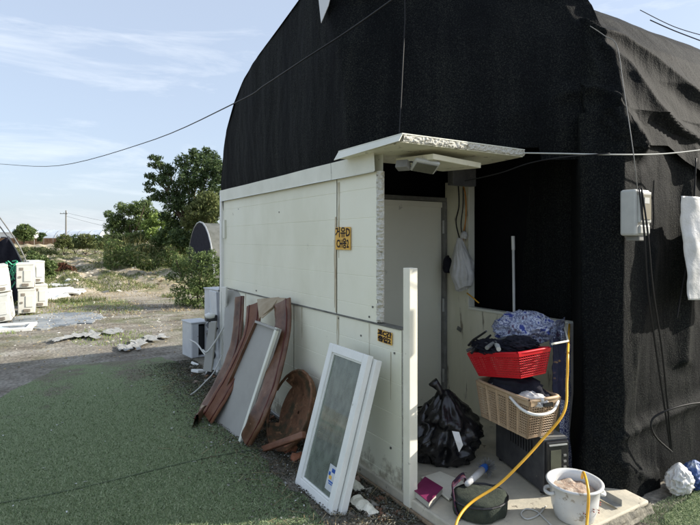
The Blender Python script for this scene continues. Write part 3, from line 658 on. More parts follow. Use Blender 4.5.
# hanging sheet on the right
b = MB()
def sheet(u, v):
    x = 3.545+.75*u+.03*v*(1-u); z = 1.88-.66*v-.03*u; k = .03*nz((x*5, z*2.5, 1))+.012*nz((x*17, z*9, 1))
    return (x+.008*nz((z*20, 3, 3)), 1.70+k-.03*math.sin(x*14), z)
b.grid(sheet, 50, 50); o = b.build('hanging_sheet', 'wbag', smooth=True, solid=.003); tag(o, 'crumpled white plastic sheet hanging on the net at the right edge', 'sheet')
# ------------------------------------------------------------------ leaning window
def frame_from(o, ax, ay):
    X = Vector(ax).normalized(); Y = Vector(ay); Y = (Y-X*Y.dot(X)).normalized(); Z = X.cross(Y)
    return Matrix(((X.x, Y.x, Z.x, o[0]), (X.y, Y.y, Z.y, o[1]), (X.z, Y.z, Z.z, o[2]), (0, 0, 0, 1)))
win = thing('leaning_window', 'used white framed window with dusty glass leaning against the white wall', 'window', (1.5, 2.9, 0))
T = frame_from((1.583, 2.635, -.012), (0, 1, 0), (.262, .0, .889))        # x along width, y up the slope, z = x cross y
Wd, Hh = .475, .93
def sash(name, z0, z1, wd, x0, x1, y0, y1):
    b = MB()
    for (a, c, d, e) in ((x0, x0+wd, y0, y1), (x1-wd, x1, y0, y1), (x0+wd, x1-wd, y0, y0+wd), (x0+wd, x1-wd, y1-wd, y1)):
        b.box(((a+c)/2, (d+e)/2, (z0+z1)/2), (c-a, e-d, z1-z0), T)
    return b.build(name, 'pvc', win, bevel=.004)
s_ = -1 if T.to_3x3().col[2].x > 0 else 1       # front side of the glass faces the yard
fz = lambda a: a*s_
def srt(a, c): return (min(a, c), max(a, c))
for nm, a, c, wd, x0, x1, y0, y1 in (('front_frame', .045, .085, .055, 0.0, Wd, 0, Hh), ('rear_frame', -.005, .040, .048, -.030, Wd-.03, .012, Hh-.015), ('glazing_bead', .050, .074, .012, .055, Wd-.055, .055, Hh-.055)):
    z0, z1 = srt(fz(a), fz(c)); sash(nm, z0, z1, wd, x0, x1, y0, y1)
for nm, z in (('glass', .062), ('glass', .018)):
    b = MB(); b.box((Wd/2 if z > .03 else Wd/2-.035, Hh/2, fz(z)), (Wd-.12, Hh-.12, .004), T); b.build(nm, 'glass', win)
stk = MB().box((.115, .17, fz(.0655)), (.075, .145, .001), T).build('sticker', 'sticker', win)
b = MB()
for (x, y, w_, h_) in ((.10, .215, .035, .022), (.135, .19, .02, .02), (.105, .15, .05, .008), (.105, .138, .04, .006)): b.box((x, y, fz(.067)), (w_, h_, .001), T)
b.build('print', 'blue', stk)
b = MB(); b.box((.12, .172, fz(.067)), (.03, .02, .001), T); b.build('print', 'signy', stk)
# ------------------------------------------------------------------ long brown upholstered strips, grey tray, basin
def ribbon(name, pts, wd, th, label, m='brown', pipe=None, side=None, cat='strip', grp=None, wtop=None):
    t = thing(name, label, cat, Vector(pts[-1]), grp); P_ = spline(pts, 40); b = MB()
    out = Vector(side or (-.85, .4, .2)).normalized()
    def fn(u, v):
        i = min(int(round(u*40)), 40); c = P_[i]; tg = (P_[min(i+1, 40)]-P_[max(i-1, 0)]).normalized()
        w_ = tg.cross(out).normalized(); q = 2*math.pi*v
        ww = (wtop+(wd-wtop)*u) if wtop else wd
        k = .006*nz((u*14, v*5, wd*30))
        return c+w_*math.cos(q)*(ww/2+k)+out*(math.sin(q)*(th/2)+k+(.018*abs(math.cos(q)))) 
    b.grid(fn, 40, 22); b.build('padding', m, t, smooth=True, fix=True)
    n0 = len(P_)
    if pipe:
        for sgn in pipe:
            q = []
            for i in range(0, 41, 2):
                tg = (P_[min(i+1, 40)]-P_[max(i-1, 0)]).normalized(); w_ = tg.cross(out).normalized(); ww = (wtop+(wd-wtop)*i/40) if wtop else wd
                q.append(P_[i]+w_*sgn*ww*.30+out*(th*.36+.012))
            b = MB(); b.tube(q, .007, 6); b.build('piping', 'pipe', t, smooth=True)
    return t
pA = [ox(241, 297, 1.84), ox(237, 343, 1.76), ox(222, 382, 1.60), ox(205, 410, 1.42), oz(196, 424, .04)]
ribbon('brown_panel_strip', pA, .17, .05, 'leftmost of the curved dark brown padded strips leaning on the wall', pipe=(-1,), side=(-.9, -.3, .25), grp='brown padded strips', wtop=.13)
pB = [ox(256, 304, 1.82), ox(252, 335, 1.73), ox(238, 368, 1.60), ox(223, 395, 1.47), ox(209, 418, 1.37)]
ribbon('brown_panel_strip', pB, .16, .04, 'middle reddish padded strip between the brown strip and the grey tray', m='redbrown', pipe=(1, -1), side=(-.9, -.35, .25), grp='brown padded strips', wtop=.20)
pC = [ox(284, 302, 1.86), ox(284, 332, 1.80), ox(273, 382, 1.65), ox(259, 418, 1.52), oz(247, 441, .03)]
ribbon('brown_panel_strip', pC, .15, .06, 'rightmost curved brown strip along the right edge of the grey tray', pipe=(-1,), side=(-.9, -.3, .25), grp='brown padded strips', wtop=.19)
tr = thing('grey_tray', 'long flat grey tray panel with a pale rim leaning between brown strips', 'tray', (1.44, 4.3, 0))
a_, c_, d_, e_ = D(258, 321, 4.52), D(280, 329, 4.18), oz(243, 443, .01), oz(214, 421, .01)
outv = (c_-a_).cross(e_-a_).normalized(); outv = outv if outv.x < 0 else -outv
b = MB(); b.slab([a_, c_, d_, e_], -.02 if (c_-a_).cross(e_-a_).x < 0 else .02); b.build('sheet', 'greypanel', tr, bevel=.004)
def rim(p, q, wd, nm, m='trim'):
    p = Vector(p); q = Vector(q); t_ = (q-p).normalized(); s = t_.cross(outv)*wd
    b = MB(); b.slab([p, q, q+s, p+s], .001); f = b.v; b = MB(); b.add([Vector(p)+outv*.002, Vector(q)+outv*.002, Vector(q)+s+outv*.002, Vector(p)+s+outv*.002, Vector(p)+outv*.03, Vector(q)+outv*.03, Vector(q)+s+outv*.03, Vector(p)+s+outv*.03], [(3,2,1,0),(4,5,6,7),(0,1,5,4),(1,2,6,5),(2,3,7,6),(3,0,4,7)])
    b.build(nm, m, tr, bevel=.003)
cen = (a_+c_+d_+e_)/4
def rim2(p, q, wd, nm, m='trim'):
    mid = (p+q)/2; t_ = (q-p).normalized(); s = t_.cross(outv)
    rim(p, q, wd if s.dot(cen-mid) > 0 else -wd, nm, m)
rim2(c_, d_, .035, 'rim'); rim2(a_, c_, .02, 'rim', 'greypanel'); rim2(e_, a_, .012, 'rim', 'brown')
b = MB(); b.slab([D(257, 299, 4.75), D(279, 297, 4.55), D(272, 307, 4.42), D(259, 318, 4.45)], .01); b.slab([D(276, 297.5, 4.56), D(286, 298, 4.45), D(262, 318, 4.42), D(259, 316, 4.45)], .006)
o = b.build('torn_lining', 'tan'); tag(o, 'torn tan lining board sticking up above the grey tray', 'board')
b = MB(); b.slab([D(225, 290, 5.9), D(241, 289, 5.6), D(239, 360, 5.3), D(222, 380, 5.35)], .03); o = b.build('grey_board', 'greypanel', bevel=.005)
tag(o, 'upright grey green board behind the leftmost brown strip', 'board')
b = MB(); b.slab([ox(221, 287, 1.84), ox(226, 287, 1.84), oz(224, 374, .01), oz(219, 374, .01)], .02); o = b.build('white_board_edge', 'pvc', bevel=.003); tag(o, 'narrow white board standing at the far corner beside the metal cabinets', 'board')
bas = thing('rusty_basin', 'rusty brown round basin leaning on edge against the wall beside the window', 'basin', (1.7, 3.6, 0))
T = frame_from((1.74, 3.69, .295), (0, 1, 0), (.40, 0, .9)); 
if T.to_3x3().col[2].x > 0: T = T @ Matrix.Rotation(math.pi, 4, 'Y')
b = MB(); b.lathe([(.012, -.085), (.16, -.08), (.24, -.06), (.285, .0), (.30, .012), (.306, .0), (.29, -.03), (.25, -.078), (.16, -.098), (.012, -.10)], 48, T)
for i, p in enumerate(b.v): k = .012*nz((p[0]*7, p[1]*7, p[2]*7)); b.v[i] = (p[0]+k, p[1]+k, p[2]+k)
b.f = [f for f in b.f if sum(b.v[i][1] for i in f)/len(f) < 3.90+.05*nz((sum(b.v[i][2] for i in f)*4, 1, 1)) or len(f) > 4]
b.f = [f for f in b.f if len(f) == 4]
b.build('bowl', 'rusty', bas, smooth=True)
b = MB(); b.tube([T @ Vector((.303*math.cos(q/24*2*math.pi), .303*math.sin(q/24*2*math.pi), .008)) for q in range(-11, 12)], .011, 6, cap=False); b.build('rim', 'rusty', bas, smooth=True)
b = MB(); b.slab([oz(261, 446, .04), ox(302, 431, 1.60), ox(302, 438, 1.58), oz(262, 452, .01)], .035); o = b.build('clay_board', 'redbrown', bevel=.006); tag(o, 'pinkish red narrow board lying across the foot of the rusty basin', 'board')
for i, (px, py, s, lab) in enumerate(((290, 449, .06, 'upper broken clay lump by the foot of the window'), (297, 457, .05, 'lower broken clay lump by the foot of the window'), (206, 408, .06, 'tan rounded lump beside the foot of the brown strip'))):
    c = oz(px, py, .03); b = MB(); b.lathe([(.001, -.5), (.6, -.45), (1, 0), (.7, .5), (.001, .6)], 10, Matrix.Translation(c) @ Matrix.Scale(s, 4))
    for k, p in enumerate(b.v): q = .02*nz((p[0]*20, p[1]*20, p[2]*20+i)); b.v[k] = (p[0]+q, p[1]+q*2, p[2]+q)
    o = b.build('broken_lump', 'tan' if i == 2 else 'brick'); tag(o, lab, 'rubble')
# white pieces by the window foot
for i, (px, py, sx, lab) in enumerate(((357, 487, .06, 'white broken shard behind the foot of the leaning window'), (361, 504, .08, 'curled white shard in the litter right of the window'), (371, 511, .05, 'small pale scrap in the litter near the white post'))):
    c = oz(px, py, .03); b = MB(); b.grid(lambda u, v: c+Vector((sx*(u-.5)*1.2, sx*(v-.5)*1.5, .03*math.sin(u*3)*v+.012*nz((u*3, v*3, i)))), 6, 6)
    o = b.build('white_shard', 'strip', solid=.006); tag(o, lab, 'shard')
# ------------------------------------------------------------------ far end junk: cabinets, cables
def cabinet(name, c, sx, sy, sz, rz, label, grp):
    t = thing(name, label, 'cabinet', c, grp); E = Matrix.Translation(c) @ Matrix.Rotation(R(rz), 4, 'Z')
    th = .02; b = MB()
    b.box((-sx/2+th/2, 0, sz/2), (th, sy, sz), E); b.box((sx/2-th/2, 0, sz/2), (th, sy, sz), E)
    b.box((0, 0, sz-th/2), (sx-2*th-.002, sy, th), E); b.box((0, 0, th/2), (sx-2*th-.002, sy, th), E); b.box((0, sy/2-th/2, sz/2), (sx-2*th-.002, th-.002, sz-2*th-.002), E)
    b.build('shell', 'stovewhite', t, bevel=.004)
    b = MB(); b.box((-sx*.30, -sy/2-.008, sz/2), (sx*.36, .014, sz*.98), E); b.build('front_panel', 'stovewhite', t, bevel=.004)
    b = MB(); b.box((sx*.2, 0, sz/2), (sx*.45, sy*.7, sz*.8), E); b.build('inner_works', 'black', t, bevel=.01)
    b = MB(); b.box((0, -.01, sz+.008), (sx+.03, sy+.03, .016), E); b.build('lid', 'stovewhite', t, bevel=.004)
    return t
cabinet('metal_cabinet', (2.03, 7.35, 0), .25, .34, .47, 6, 'low bluish white appliance cabinet with an open black inside beyond the wall end', 'old appliance cabinets')
cabinet('metal_cabinet', (2.27, 7.05, 0), .24, .4, .93, 10, 'tall bluish white metal cabinet half hidden behind the wall corner', 'old appliance cabinets')
b = MB(); b.slab([D(209, 290, 6.5), D(216, 292, 6.3), D(219, 370, 6.0), D(212, 370, 6.1)], .03); o = b.build('enamel_panel', 'stovewhite', bevel=.005); tag(o, 'upright white enamel panel in front of the tall cabinet', 'panel')
mo = thing('stripped_motor_frame', 'rusty stripped machine frame with hoses propped by the wall corner', 'machine part', (1.72, 6.2, 0))
b = MB()
for i in range(7):
    c = D(211+1.2*math.sin(i*2), 318+i*9, 6.15); b.box(c, (.13, .08, .07), rot=(i*23, i*37, i*19))
b.build('block', 'dmetal', mo, bevel=.008)
b = MB(); b.slab([D(209, 322, 6.0), D(216, 322, 5.95), D(211, 372, 5.85), D(203, 370, 5.9)], .02); b.build('fin_plate', 'greypanel', mo)
b = MB(); b.lathe([(.01, -.03), (.05, -.02), (.06, .02), (.01, .04)], 16, Matrix.Translation(D(210, 316, 6.0))); b.build('white_cap', 'pvc', mo, smooth=True)
for i, (pp, lab) in enumerate((
    ([D(190, 340, 6.6), D(197, 344, 6.4), D(203, 352, 6.2), D(208, 358, 6.0)], 'short pale hose hanging from the low cabinet'),
    ([D(225, 325, 5.85), D(215, 342, 5.8), D(207, 352, 5.8), D(203, 350, 5.9)], 'pale hose looping beside the machine frame'),
    ([D(222, 355, 5.7), D(214, 372, 5.5), D(205, 382, 5.45), D(197, 390, 5.4), D(189, 396, 5.37)], 'long pale cable curving down onto the ground near the brown strip'))):
    wire('pale_hose', pp, .010 if i < 2 else .007, 'wcable', lab, 'hose', 20)
for i, (px, py, sz, lab) in enumerate(((200, 371, .13, 'left white foam scrap below the machine frame'), (212, 372, .15, 'right white foam scrap below the machine frame'), (195, 364, .10, 'thin white strip scrap lying left of the foam scraps'))):
    c = oz(px, py, .035); b = MB(); b.box(c, (sz*1.4, sz*(.9 if i < 2 else .25), .035), rot=(8*i, 12-9*i, 30+40*i)); o = b.build('foam_scrap', 'pvc', bevel=.006); tag(o, lab, 'foam')
# ------------------------------------------------------------------ porch things
def crumple(c, rx, ry, rz, name, m, seed, n=48, amp=.22, top=0, fr=2.2):
    b = MB()
    def fn(u, v):
        q = u*2*math.pi; ph = (v-.5)*math.pi; d = Vector((math.cos(q)*math.cos(ph), math.sin(q)*math.cos(ph), math.sin(ph)))
        k = 1+amp*(1-abs(nz(d*fr+Vector((seed, 0, 0))))*2)+amp*.5*nz(d*fr*3+Vector((0, seed, 0)))+amp*.22*(1-abs(nz(d*fr*8))*2)-amp*.5
        z = d.z
        if top and z > 0: k *= 1-.55*z*z; z = z*(1+top*z)
        p = Vector((d.x*rx*k, d.y*ry*k, z*rz*(k if not top else 1)))
        p.z = max(p.z, -rz*.72)
        return Vector(c)+p
    b.grid(fn, n, n//2+8); return b
t = thing('rubbish_bag', 'big full black rubbish bag with a knotted top in the porch corner', 'rubbish bag', (2.5, 2.75, .08))
crumple((2.50, 2.76, .265), .215, .20, .25, 'film', 'bag', 3.3, 90, .34, .20, 2.2).build('film', 'bag', t, smooth=True)
crumple((2.37, 2.82, .225), .12, .11, .19, 'film', 'bag', 8.1, 60, .34, .3).build('bag_side', 'bag', t, smooth=True)
b = MB(); kk = Vector((2.47, 2.78, .51)); b.tube([kk, kk+Vector((-.01, 0, .05)), kk+Vector((-.05, .01, .10)), kk+Vector((-.09, .02, .09))], [.05, .022, .035, .008], 8); b.build('knot', 'bag', t, smooth=True)
b = MB(); b.add([D(452, 431, 3.17), D(459, 432, 3.17), D(463, 445, 3.16), D(459, 452, 3.16), D(455, 440, 3.15)], [(0, 4, 3, 2, 1)]); o = b.build('white_scrap', 'wbag', solid=.004); tag(o, 'white plastic scrap tucked in the front of the black rubbish bag', 'scrap')
b = MB(); f = [oz(421, 477, .1), oz(440, 471, .1), oz(470, 484, .1), oz(449, 499, .1)]; b.slab(f, -.012 if (f[1]-f[0]).cross(f[3]-f[0]).z > 0 else .012); o = b.build('floor_board', 'strip', bevel=.003); tag(o, 'white board lying flat under the rubbish bag on the porch slab', 'board')
bk = thing('magenta_book', 'dark magenta covered book lying by the white post', 'book', oz(426, 493, .09))
f = [oz(412, 478, .13), oz(420, 476, .13), oz(438, 488, .13), oz(416, 504, .13)]
f = [oz(425, 477, .125), oz(443, 488, .125), oz(429, 503, .125), oz(413, 490, .125)]
up = Vector((0, 0, 1))
b = MB(); b.slab(f, .004 if (f[1]-f[0]).cross(f[3]-f[0]).z > 0 else -.004); b.build('cover', 'magenta', bk)
g_ = [p-up*.034+(Vector((f[0].x+f[2].x, f[0].y+f[2].y, 0))/2-Vector((p.x, p.y, 0)))*.04 for p in f]
b = MB(); b.slab(g_, .033 if (f[1]-f[0]).cross(f[3]-f[0]).z > 0 else -.033); b.build('pages', 'paper', bk)
# dark green pouch with maroon strap
pc = Vector((2.18, 2.13, .08))
t = thing('green_cloth_bag', 'round dark green cloth bag with a maroon striped strap on the slab', 'bag', pc)
b = MB(); b.lathe([(.001, 0), (.13, 0), (.150, .015), (.152, .07), (.148, .085), (.12, .098), (.05, .094), (.001, .092)], 40, Matrix.Translation(pc), 1.05, .95)
for i, p in enumerate(b.v): k = .020*nz((p[0]*9, p[1]*9, p[2]*14))+.006*nz((p[0]*40, p[1]*40, p[2]*30)); b.v[i] = (p[0]+k, p[1]+k, p[2]+k*.9)
b.build('pouch', 'olive', t, smooth=True)
b = MB(); b.tube([pc+Vector((.158*math.cos(a/20*2*math.pi)*1.03, .150*math.sin(a/20*2*math.pi)*.96, .082)) for a in range(21)], .006, 6, cap=False); b.build('zip', 'black', t)
b = MB(); q = spline([pc+Vector((-.16, .0, .0)), pc+Vector((-.162, .03, .07)), pc+Vector((-.09, .12, .125)), pc+Vector((.02, .14, .13)), pc+Vector((.05, .17, .06))], 20)
b.grid(lambda u, v: q[int(round(u*20))]+Vector((.035*(v-.5), .05*(v-.5), .01*math.sin(u*20))), 20, 3); b.build('strap', 'strap', t, smooth=True, solid=.006)
# hand brush
br = thing('hand_brush', 'grey bristled brush with a blue collar and white handle on the slab', 'brush', oz(488, 478, .09))
b = MB(); b.tube([oz(467, 484, .20), oz(476, 476, .17), oz(482, 470, .16)], [.016, .02, .022], 10); b.build('handle', 'wbag', br, smooth=True)
b = MB(); b.tube([oz(482, 470, .16), oz(485, 467, .155)], .024, 10); b.build('collar', 'blue', br)
b = MB()
for i in range(160):
    d = Vector((random.uniform(-.4, 1), random.uniform(-.9, .3), random.uniform(-.6, .6))).normalized()*random.uniform(.035, .07); p = oz(486, 467, .15)
    b.tube([p, p+d], [.003, .0015], 3, cap=False)
b.build('bristles', 'grey', br)
# ------------------------------------------------------------------ black case under the baskets
bx = thing('computer_tower', 'black computer tower case lying under the beige basket', 'computer case', (2.75, 2.3, .08))
c0 = Vector((2.625, 2.05, .08)); lx = Vector((.20, .62, 0)).normalized(); fx = Vector((lx.y, -lx.x, 0))
T = Matrix(((fx.x, lx.x, 0, c0.x), (fx.y, lx.y, 0, c0.y), (0, 0, 1, c0.z), (0, 0, 0, 1)))
b = MB(); b.box((.08, .28, .172), (.16, .56, .315), T); b.build('casing', 'dmetal', bx, bevel=.006)
b = MB(); b.box((.08, -.012, .172), (.152, .022, .305), T); b.build('front_panel', 'black', bx, bevel=.008)
b = MB(); b.box((.08, .28, .333), (.164, .565, .006), T); b.build('top_plate', 'grey', bx)
b = MB(); b.box((.065, -.026, .19), (.07, .004, .17), T); b.build('door_window', 'mglass', bx)
b = MB(); b.box((.08, -.027, .305), (.12, .006, .008), T); b.build('trim_line', 'ltgrey', bx)
for i in range(5): b = MB(); b.box((.125, -.027, .10+.035*i), (.018, .006, .012), T); b.build('button', 'orange' if i == 1 else 'grey', bx)
for x in (.02, .14):
    for y in (.04, .52): b = MB(); b.tube([T @ Vector((x, y, 0)), T @ Vector((x, y, .016))], .016, 10); b.build('foot', 'black', bx)
for i in range(9): b = MB(); b.box((-.002, .12+.03*i, .24), (.004, .010, .09), T); b.build('vent_slot', 'black', bx)
# ------------------------------------------------------------------ baskets
def basket(name, label, T, wx, wy, h, tx, ty, m, rows, cols, bar, rimw, slotm=None):
    """open basket: wx,wy top half sizes; tx,ty bottom half sizes; lattice walls"""
    t = thing(name, label, 'basket', T.translation, None)
    P = lambda sx, sy, z: Vector(((tx+(wx-tx)*z/h)*sx, (ty+(wy-ty)*z/h)*sy, z))
    cs = [(-1, -1), (1, -1), (1, 1), (-1, 1)]
    for k in range(4):
        (ax, ay), (cx, cy) = cs[k], cs[(k+1) % 4]; b = MB(); n = cols[k % 2]
        pt = lambda u, z: P(ax+(cx-ax)*u, ay+(cy-ay)*u, z)
        def strip(p, q, w_): # bar with square section
            b.tube([T @ p, T @ q], w_, 4, cap=False)
        for i in range(n+1): strip(pt(i/n, .0), pt(i/n, h), bar*(2.6 if i % 6 == 0 and name != 'red_basket' else 1))
        for j in range(rows+1): strip(pt(0, h*j/rows*.86), pt(1, h*j/rows*.86), bar)
        b.slab([T @ pt(0, h*.86), T @ pt(1, h*.86), T @ pt(1, h), T @ pt(0, h)], .004)
        b.slab([T @ pt(0, 0), T @ pt(1, 0), T @ pt(1, h*.05), T @ pt(0, h*.05)], .003)
        b.build('side', m, t)
    b = MB(); b.slab([T @ P(*c, .0) for c in cs], .005); b.build('bottom', m, t)
    b = MB(); loop = []
    for k in range(4):
        (ax, ay), (cx, cy) = cs[k], cs[(k+1) % 4]
        for i in range(8):
            u = i/8; p = P(ax+(cx-ax)*u, ay+(cy-ay)*u, h); r_ = 1-.045*abs(2*u-1)**6; loop.append(T @ Vector((p.x*r_, p.y*r_, h)))
    loop.append(loop[0]); b.tube(loop, rimw, 6, cap=False); b.build('rim', m, t, smooth=True); return t
lb = Vector((.12, 1, 0)).normalized(); fb = Vector((lb.y, -lb.x, 0)); Rb = Matrix(((fb.x, lb.x, 0, 0), (fb.y, lb.y, 0, 0), (0, 0, 1, 0), (0, 0, 0, 1)))
Tb = Matrix.Translation((2.66, 2.29, .425)) @ Rb @ Matrix.Rotation(R(1), 4, 'X')
be = basket('beige_basket', 'beige slotted laundry basket with a white handle standing on the black computer tower', Tb, .118, .245, .235, .098, .205, 'beige', 13, (12, 30), .0032, .011)
b = MB(); q = spline([Tb @ Vector((-.122, -.08, .215)), Tb @ Vector((-.14, -.20, .18)), Tb @ Vector((-.10, -.275, .165)), Tb @ Vector((.02, -.28, .17)), Tb @ Vector((.118, -.235, .215))], 24)
b.tube(q, .009, 6); b.build('handle', 'pvc', be, smooth=True)
b = MB(); b.box((0, -.268, .21), (.07, .012, .02), Tb); b.build('hand_hole', 'black', be)
Tr = Matrix.Translation((2.65, 2.32, .74)) @ Rb @ Euler((R(-11), R(-3), 0)).to_matrix().to_4x4()
basket('red_basket', 'bright red plastic basket heaped with dark tools, tilted on top of the beige basket', Tr, .128, .25, .15, .098, .20, 'redbasket', 9, (14, 32), .0035, .009)
for i, (x, y, z, rx, ry, rz, lab) in enumerate(((-.03, .02, .16, .10, .20, .05, 'dark crumpled cloth filling the red basket'), (.02, -.12, .19, .08, .10, .04, 'small black cloth at the near end of the red basket'))):
    o = crumple(Tr @ Vector((x, y, z)), rx, ry, rz, 'cloth', 'tent', 5+i, 60, .4, 0, 3).build('dark_cloth', 'tent', smooth=True); tag(o, lab, 'cloth')
tl = [((-.15, .22, .17), (.05, -.05, .24), .010, 'dmetal', 'dark metal tool shaft crossing the heap in the red basket'), ((-.17, -.02, .19), (.12, .12, .21), .013, 'grey', 'grey tool handle across the red basket'),
      ((-.19, .12, .16), (.02, .16, .25), .009, 'black', 'black hooked rod at the far end of the red basket'), ((-.16, -.12, .18), (-.02, .08, .20), .014, 'ltgrey', 'pale short pipe lying in the red basket'), ((-.10, .26, .20), (-.12, .02, .29), .008, 'black', 'thin black rod sticking up from the red basket')]
for p, q, r, m, lab in tl:
    p, q = Tr @ Vector(p), Tr @ Vector(q); o = MB().tube([p, p.lerp(q, .3)+Vector((0, 0, .01)), q], [r, r*1.1, r*.8], 8).build('hand_tool', m); tag(o, lab, 'tool')
for i, (x, y, lab, m) in enumerate(((-.03, -.17, 'crumpled white paper in the beige basket', 'wbag'), (.05, -.12, 'dark rag in the beige basket', 'tent'), (-.03, .1, 'grey rag in the beige basket', 'grey'), (.0, .0, 'large black rag packed between the two baskets', 'tent'))):
    o = crumple(Tb @ Vector((x, y, .215 if i < 3 else .24)), *((.07, .09, .045) if i < 3 else (.095, .19, .09)), 'rag', m, i*3+1, 40, .2).build('rag', m, smooth=True); tag(o, lab, 'rag')
o = crumple((2.90, 2.42, 1.0), .20, .18, .105, 'cloth', 'check', 6.2, 110, .22, 0, 1.6).build('checked_cloth', 'check', smooth=True); tag(o, 'crumpled blue and white checked cloth heaped above the red basket', 'cloth')
def drape(name, P0, P1, dz, m, label, amp=.02, hem=0):
    b = MB(); P0 = Vector(P0); P1 = Vector(P1)
    def fn(u, v):
        p = P0.lerp(P1, u); n = Vector((P1.y-P0.y, P0.x-P1.x, 0)).normalized(); k = amp*math.sin(u*11+2*nz((u*2, v*2, 1)))*(.4+.6*v)+.012*nz((u*9, v*7, 3))
        return p+n*k+Vector((0, 0, -dz*v+hem*math.sin(u*5)*v))
    b.grid(fn, 30, 50); o = b.build(name, m, smooth=True, solid=.005); return tag(o, label, 'cloth')
drape('patterned_cloth', D(560, 330, 3.36), D(571, 335, 3.55), .88, 'pattern', 'small blue and white patterned cloth hanging down right of the baskets', .018, .03)
drape('checked_cloth', (2.95, 2.25, 1.05), (3.22, 2.33, 1.06), .16, 'check', 'loose corner of checked cloth hanging at the low wall end above the navy cloth', .02, .02)
drape('navy_cloth', D(553, 338, 3.22), D(566, 342, 3.34), .37, 'navyyellow', 'navy and yellow cloth hanging from the wall end beside the red basket', .012)
b = MB(); b.tube([(3.2, 2.33, 1.0), D(568, 341, 3.2), D(552, 344, 3.05)], .006, 6); o = b.build('white_rod', 'strip'); tag(o, 'thin pale rod lying across the end of the low wall', 'rod')
# ------------------------------------------------------------------ yellow hose
hz = [(3.30, 2.36, 1.00), D(568, 350, 3.12), D(567, 380, 3.02), D(564, 412, 2.92), D(541, 441, 2.88), D(520, 464, 2.84), D(498, 485, 2.82), D(472, 502, 2.78), D(459, 517, 2.70), D(453, 536, 2.62), (1.70, 1.9, .02)]
o = MB().tube(spline(hz, 90), .0072, 8).build('yellow_hose', 'yellow', smooth=True); tag(o, 'long yellow hose looping from the wall end down past the baskets to the slab', 'hose')
bc = Vector((2.56, 1.80, .08))
hz = [bc+Vector((.06, .02, .15)), bc+Vector((.11, .02, .20)), bc+Vector((.135, -.03, .235)), bc+Vector((.125, -.09, .17)), bc+Vector((.09, -.14, .06)), bc+Vector((.08, -.20, -.05)), bc+Vector((.05, -.4, -.07))]
hz = [D(582, 478, 2.86), D(583.5, 472.5, 2.80), D(586.5, 481, 2.70), D(588.5, 495, 2.64), D(587.5, 515, 2.61), D(586, 535, 2.55), D(584, 560, 2.45)]
o = MB().tube(spline(hz, 50), .0072, 8).build('yellow_hose', 'yellow', smooth=True); tag(o, 'short yellow hose hooked over the rim of the white pot', 'hose')
# ------------------------------------------------------------------ white pot
pot = thing('white_pot', 'stained white enamel cooking pot of earth with two handles on the slab edge', 'pot', bc)
Tp = Matrix.Translation(bc) @ Euler((R(1), R(-2), R(20))).to_matrix().to_4x4() @ Matrix.Scale(1.03, 4)
b = MB(); b.lathe([(.001, .001), (.085, .001), (.098, .012), (.115, .07), (.122, .13), (.126, .185), (.142, .192), (.144, .200), (.136, .205), (.122, .198), (.117, .18), (.113, .10), (.09, .015), (.001, .012)], 56, Tp); b.build('body', 'ceramic', pot, smooth=True)
b = MB(); b.lathe([(.001, .172), (.05, .168), (.09, .160), (.116, .150)], 40, Tp)
for i, p in enumerate(b.v): k = .022*nz((p[0]*22, p[1]*22, 1)); b.v[i] = (p[0], p[1], p[2]+k)
b.build('earth', 'soil', pot, smooth=True)
for s in (-55, 125):
    q = [Tp @ Vector((math.cos(R(s+a))*r, math.sin(R(s+a))*r, z)) for a, r, z in ((-17, .124, .150), (-14, .143, .146), (0, .151, .143), (14, .143, .146), (17, .124, .150))]
    b = MB(); b.tube(spline(q, 16), .010, 8); b.build('handle', 'ceramic', pot, smooth=True)
for a in range(9):
    an = R(-140+a*22); z = .105 if a % 2 else .085; r_ = .121; c = Tp @ Vector((math.cos(an)*r_, math.sin(an)*r_, z))
    b = MB()
    for k in range(3): b.lathe([(.001, -.004), (.0055, 0), (.001, .004)], 8, Matrix.Translation(c+Vector((.006*math.cos(k*2.1), .006*math.sin(k*2.1), .008*math.sin(k*2.4)))))
    b.build('painted_flower', 'floral', pot)
# wire coil, angle bar, bundle
hz = [D(546, 506, 2.98), D(538, 515, 2.93), D(527, 519, 2.92), D(521, 514, 2.95), D(526, 509, 3.0), D(536, 511, 2.98), D(545, 519, 2.88), D(556, 530, 2.8)]
o = MB().tube(spline([Vector((p.x, p.y, .09)) if False else oz(proj(p)[0], proj(p)[1], .088) for p in hz], 60), .004, 6).build('pale_wire', 'wcable', smooth=True); tag(o, 'thin pale wire coiled on the slab left of the white pot', 'wire')
b = MB(); p, q = oz(592, 489, .10), oz(622, 506, .095); d = (q-p).normalized(); s = Vector((d.y, -d.x, 0))
b.slab([p, q, q+s*.045, p+s*.045], .003); b.slab([p, q, q+Vector((0, 0, .035)), p+Vector((0, 0, .035))], .003); o = b.build('angle_bar', 'metal'); tag(o, 'short length of metal angle lying on the slab by the net hem', 'metal bar')
o = crumple((3.50, 1.72, .09), .085, .065, .10, 'film', 'wbag', 12, 70, .38, .12, 2.6).build('white_film_bundle', 'wbag', smooth=True); tag(o, 'white crumpled film tied at the foot of the net', 'plastic film')
o = crumple((3.67, 1.71, .085), .10, .07, .09, 'film', 'bluefilm', 15, 70, .42, .1, 2.6).build('blue_film_bundle', 'bluefilm', smooth=True); tag(o, 'blue crumpled plastic bundle at the foot of the net', 'plastic film')
